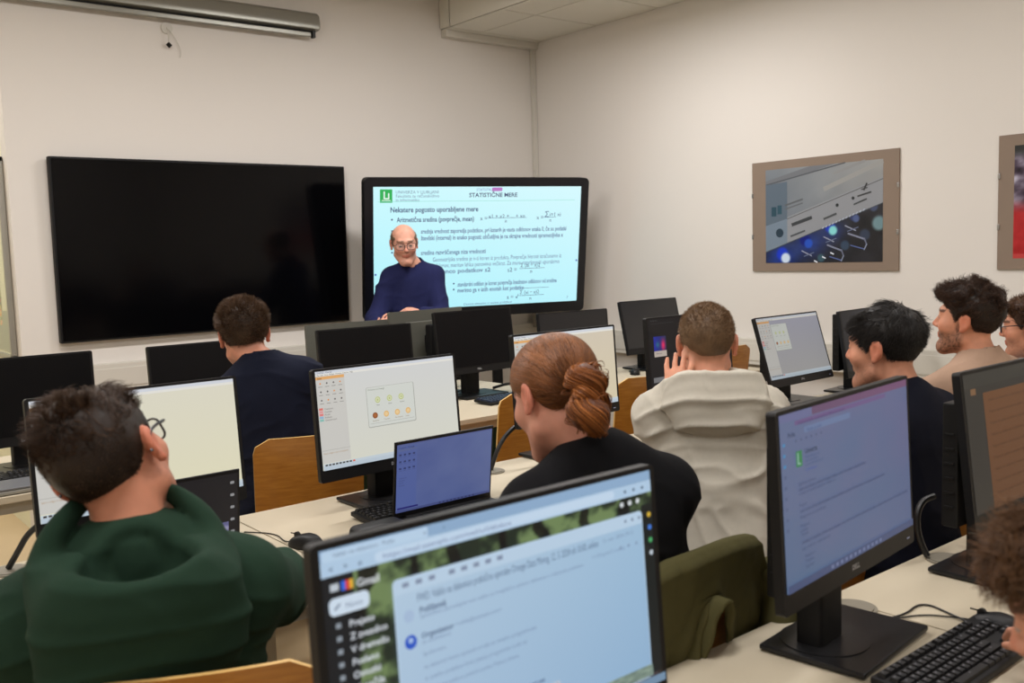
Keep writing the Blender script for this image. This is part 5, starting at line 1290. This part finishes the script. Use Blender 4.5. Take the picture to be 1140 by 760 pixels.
# -- man in navy, front row
hair_short = dict(col=(66, 48, 34), col2=(104, 78, 56), n=7000, seed=14, steps=4, line=LINE_STD, buzz=.5, thick=lambda q: .004 + .008 * np.clip((q[:, 2] + .02) / .09, 0, 1), length=lambda q: .008 + .014 * np.clip((q[:, 2] + .01) / .09, 0, 1),
    flow=flow_mix((0, -.1, .1), nf(35, .6)), lift=.9, curl=.1, width=.0010)
cl_nv = dict(kind='collar', mat=fabric('navy_jacket', (24, 28, 44), 500, .5), t=.018, fs=(4, 4, 9))
person('man in navy zip jumper seen from behind, facing the huge black television', px(272, 374, 3.55), (20, -8, -4), 26, 0,
    [((1.30, 3.82, .80), None, PD), ((1.62, 3.84, .80), None, PD)], cl_nv, hair_short, skin=(212, 148, 122), bw=1.02, hs=1.05, lat=7, shift=.045, neck_len=.022, cloth_name='navy_jumper', folds=.012, shoulder_drop=(.035, .0))
# -- lecturer
def bald(q): return -(.060 - q[:, 2] + .0) * 1.0 * 0 + np.minimum(q[:, 2] - .062, .03) * 1.0
hair_rim = dict(col=(112, 92, 74), col2=(150, 130, 110), n=2600, seed=15, steps=3, line=LINE_STD, exclude=lambda q: q[:, 2] - .072 + .25 * np.clip(q[:, 1] + .02, -.05, .2), thick=lambda q: .003 + 0 * q[:, 0], length=lambda q: .010 + 0 * q[:, 0],
    flow=flow_mix((0, -.3, -.5)), lift=.4, curl=0, width=.0012, cap_dark=.9)
cl_sh = dict(kind='collar', v=True, mat=fabric('dark_blue_shirt', (34, 38, 76), 800, .2, var=(160, .25)), t=.014, fs=(5, 5, 7))
PC = px(450, 272, 5.90)
w1 = px(447, 339, 5.50); w2 = px(428, 356, 5.52)
person('balding man in dark blue patterned shirt and glasses standing before the lit display', PC, (207, -14, 2), 213, 10,
    [(px(474, 350, 5.68), px(448, 341, 5.64) - px(474, 350, 5.68), (.3, -.4, .8), .5), (px(422, 372, 5.70), px(434, 349, 5.66) - px(422, 372, 5.70), (-.3, -.5, .6), .5)], cl_sh, hair_rim, skin=(216, 160, 138), glasses=dict(r=.0017), stand=True, cloth_name='shirt', folds=.009,
    trouser=(50, 52, 62), group='person giving the lecture', bw=.92, hs=1.0, elbow_hint=(.5, -.7, -.8), neck_len=.066, shift=-.045)
# -- seated person at the bottom right corner
hair_br = dict(col=(70, 48, 32), col2=(128, 92, 60), n=9000, seed=18, steps=9, line=[-.05, -.05, -.045, -.02, .02, .02, .01, .034, .058, .078, .084], vox=.004, lump=.35,
    thick=lambda q: .006 + .018 * np.clip((q[:, 2] + .01) / .08, 0, 1) , length=lambda q: .015 + .032 * np.clip((q[:, 2] - .0) / .08, 0, 1),
    flow=flow_mix((0, .35, .0), nf(22, .9, 13)), lift=.4, curl=.8, freq=1.2, width=.0008, wild=.12, cap_dark=.75)
cl_br = dict(kind='crew', mat=fabric('grey_sweater', (70, 72, 78), 900, .3), t=.018)
wr = np.array([1.80, .775, .80])
person('person with curly light brown hair leaning to the keyboard, bottom right corner', px(1232, 690, 1.10), (-6, -22, 0), 4, 26,
    [((1.14, .60, .80), None, PD), (np.array([1.845, .742, .808]), (.55, .80, -.02), (0, 0, 1), .55)], cl_br, hair_br, skin=(204, 144, 116), cloth_name='sweater', vox=.0042)

# ---------------------------------------------------------------- olive jacket over the chair back
def jacket():
    cy = 1.48; root = empty('olive_jacket', (1.455, cy - .262, .0), math.radians(3), 'olive green jacket hung over the chair back behind the man in black', 'jacket')
    nx, nv = 90, 110; U = np.linspace(-1, 1, nx); Vv = np.linspace(0, 1, nv)
    uu, vv = np.meshgrid(U, Vv); front_len, back_len = .16, .42
    s = vv * (front_len + back_len + .05) - front_len            # arc length from the ridge, negative = seat side
    ridge_z = .945 - .030 * np.abs(uu) ** 3; w = .215 + 0 * s
    r_ = .016
    y = np.where(np.abs(s) < .025, -s * .7, np.where(s > 0, -.0175 - .03 * (s - .025), .0175 + 0 * s)); z = ridge_z - np.maximum(np.abs(s) - .012, 0) ; z = np.where(np.abs(s) < .025, ridge_z - .5 * s * s / .025, z)
    x = uu * (w + .03 * np.clip(s, 0, 1)); hem = np.clip((s - .05) / .35, 0, 1)
    # lower middle is pulled up so that the chair shows, sides hang longer
    z = np.where(s > 0, z + np.clip(s - .10, 0, 1) * 1.0 * np.exp(-((uu + .05) / .33) ** 2) - .05 * hem * (np.abs(uu) > .6), z)
    fold = np.sin(uu * 9 + 2.2 * s * 9 + 1.0) * .016 * hem + .012 * hem * np.sin(uu * 5 + 1) + .006 * fbm(np.stack([x, z, z * 0], -1), 14, 4)
    y = np.where(s > .0, y - np.abs(fold) - .012 * hem, y + .3 * np.abs(fold))
    curve = .55 * np.minimum(np.abs(x), .20) ** 2; y = y + np.where(s > .02, -.008, np.where(s < -.02, .008, 0)) + curve - .017 + (.945 - z) * .13
    # sleeve side drop beyond the shell's edge
    z = z - .9 * np.clip(np.abs(uu) - .88, 0, 1) * (.5 + hem)
    P = np.stack([x, y, z], -1).reshape(-1, 3)
    f = [(j * nx + i, j * nx + i + 1, (j + 1) * nx + i + 1, (j + 1) * nx + i) for j in range(nv - 1) for i in range(nx - 1)]
    M_OL = fabric('olive_canvas', (84, 80, 50), 700, .4)
    o = MB().add(P, f).build('jacket_body', M_OL, root, smooth=180); md = o.modifiers.new('thickness', 'SOLIDIFY'); md.thickness = .004
    # one sleeve hanging at the right, one at the left
    for sx, ln in ((1, .30), (-1, .36)):
        k = 14; pts = [(sx * (.225 + .02 * math.sin(i * .5)), -.02 - .012 * i * .3, .86 - ln * i / k) for i in range(k + 1)]
        a = MB().tube(pts, [.032, .045, .047, .044, .040], 18); V = a.v[0]; V += .005 * fbm(V, 22, 5)[:, None] * np.array([1, 1, .2]); a.build('sleeve', M_OL, root, smooth=180)
    return root
jacket()
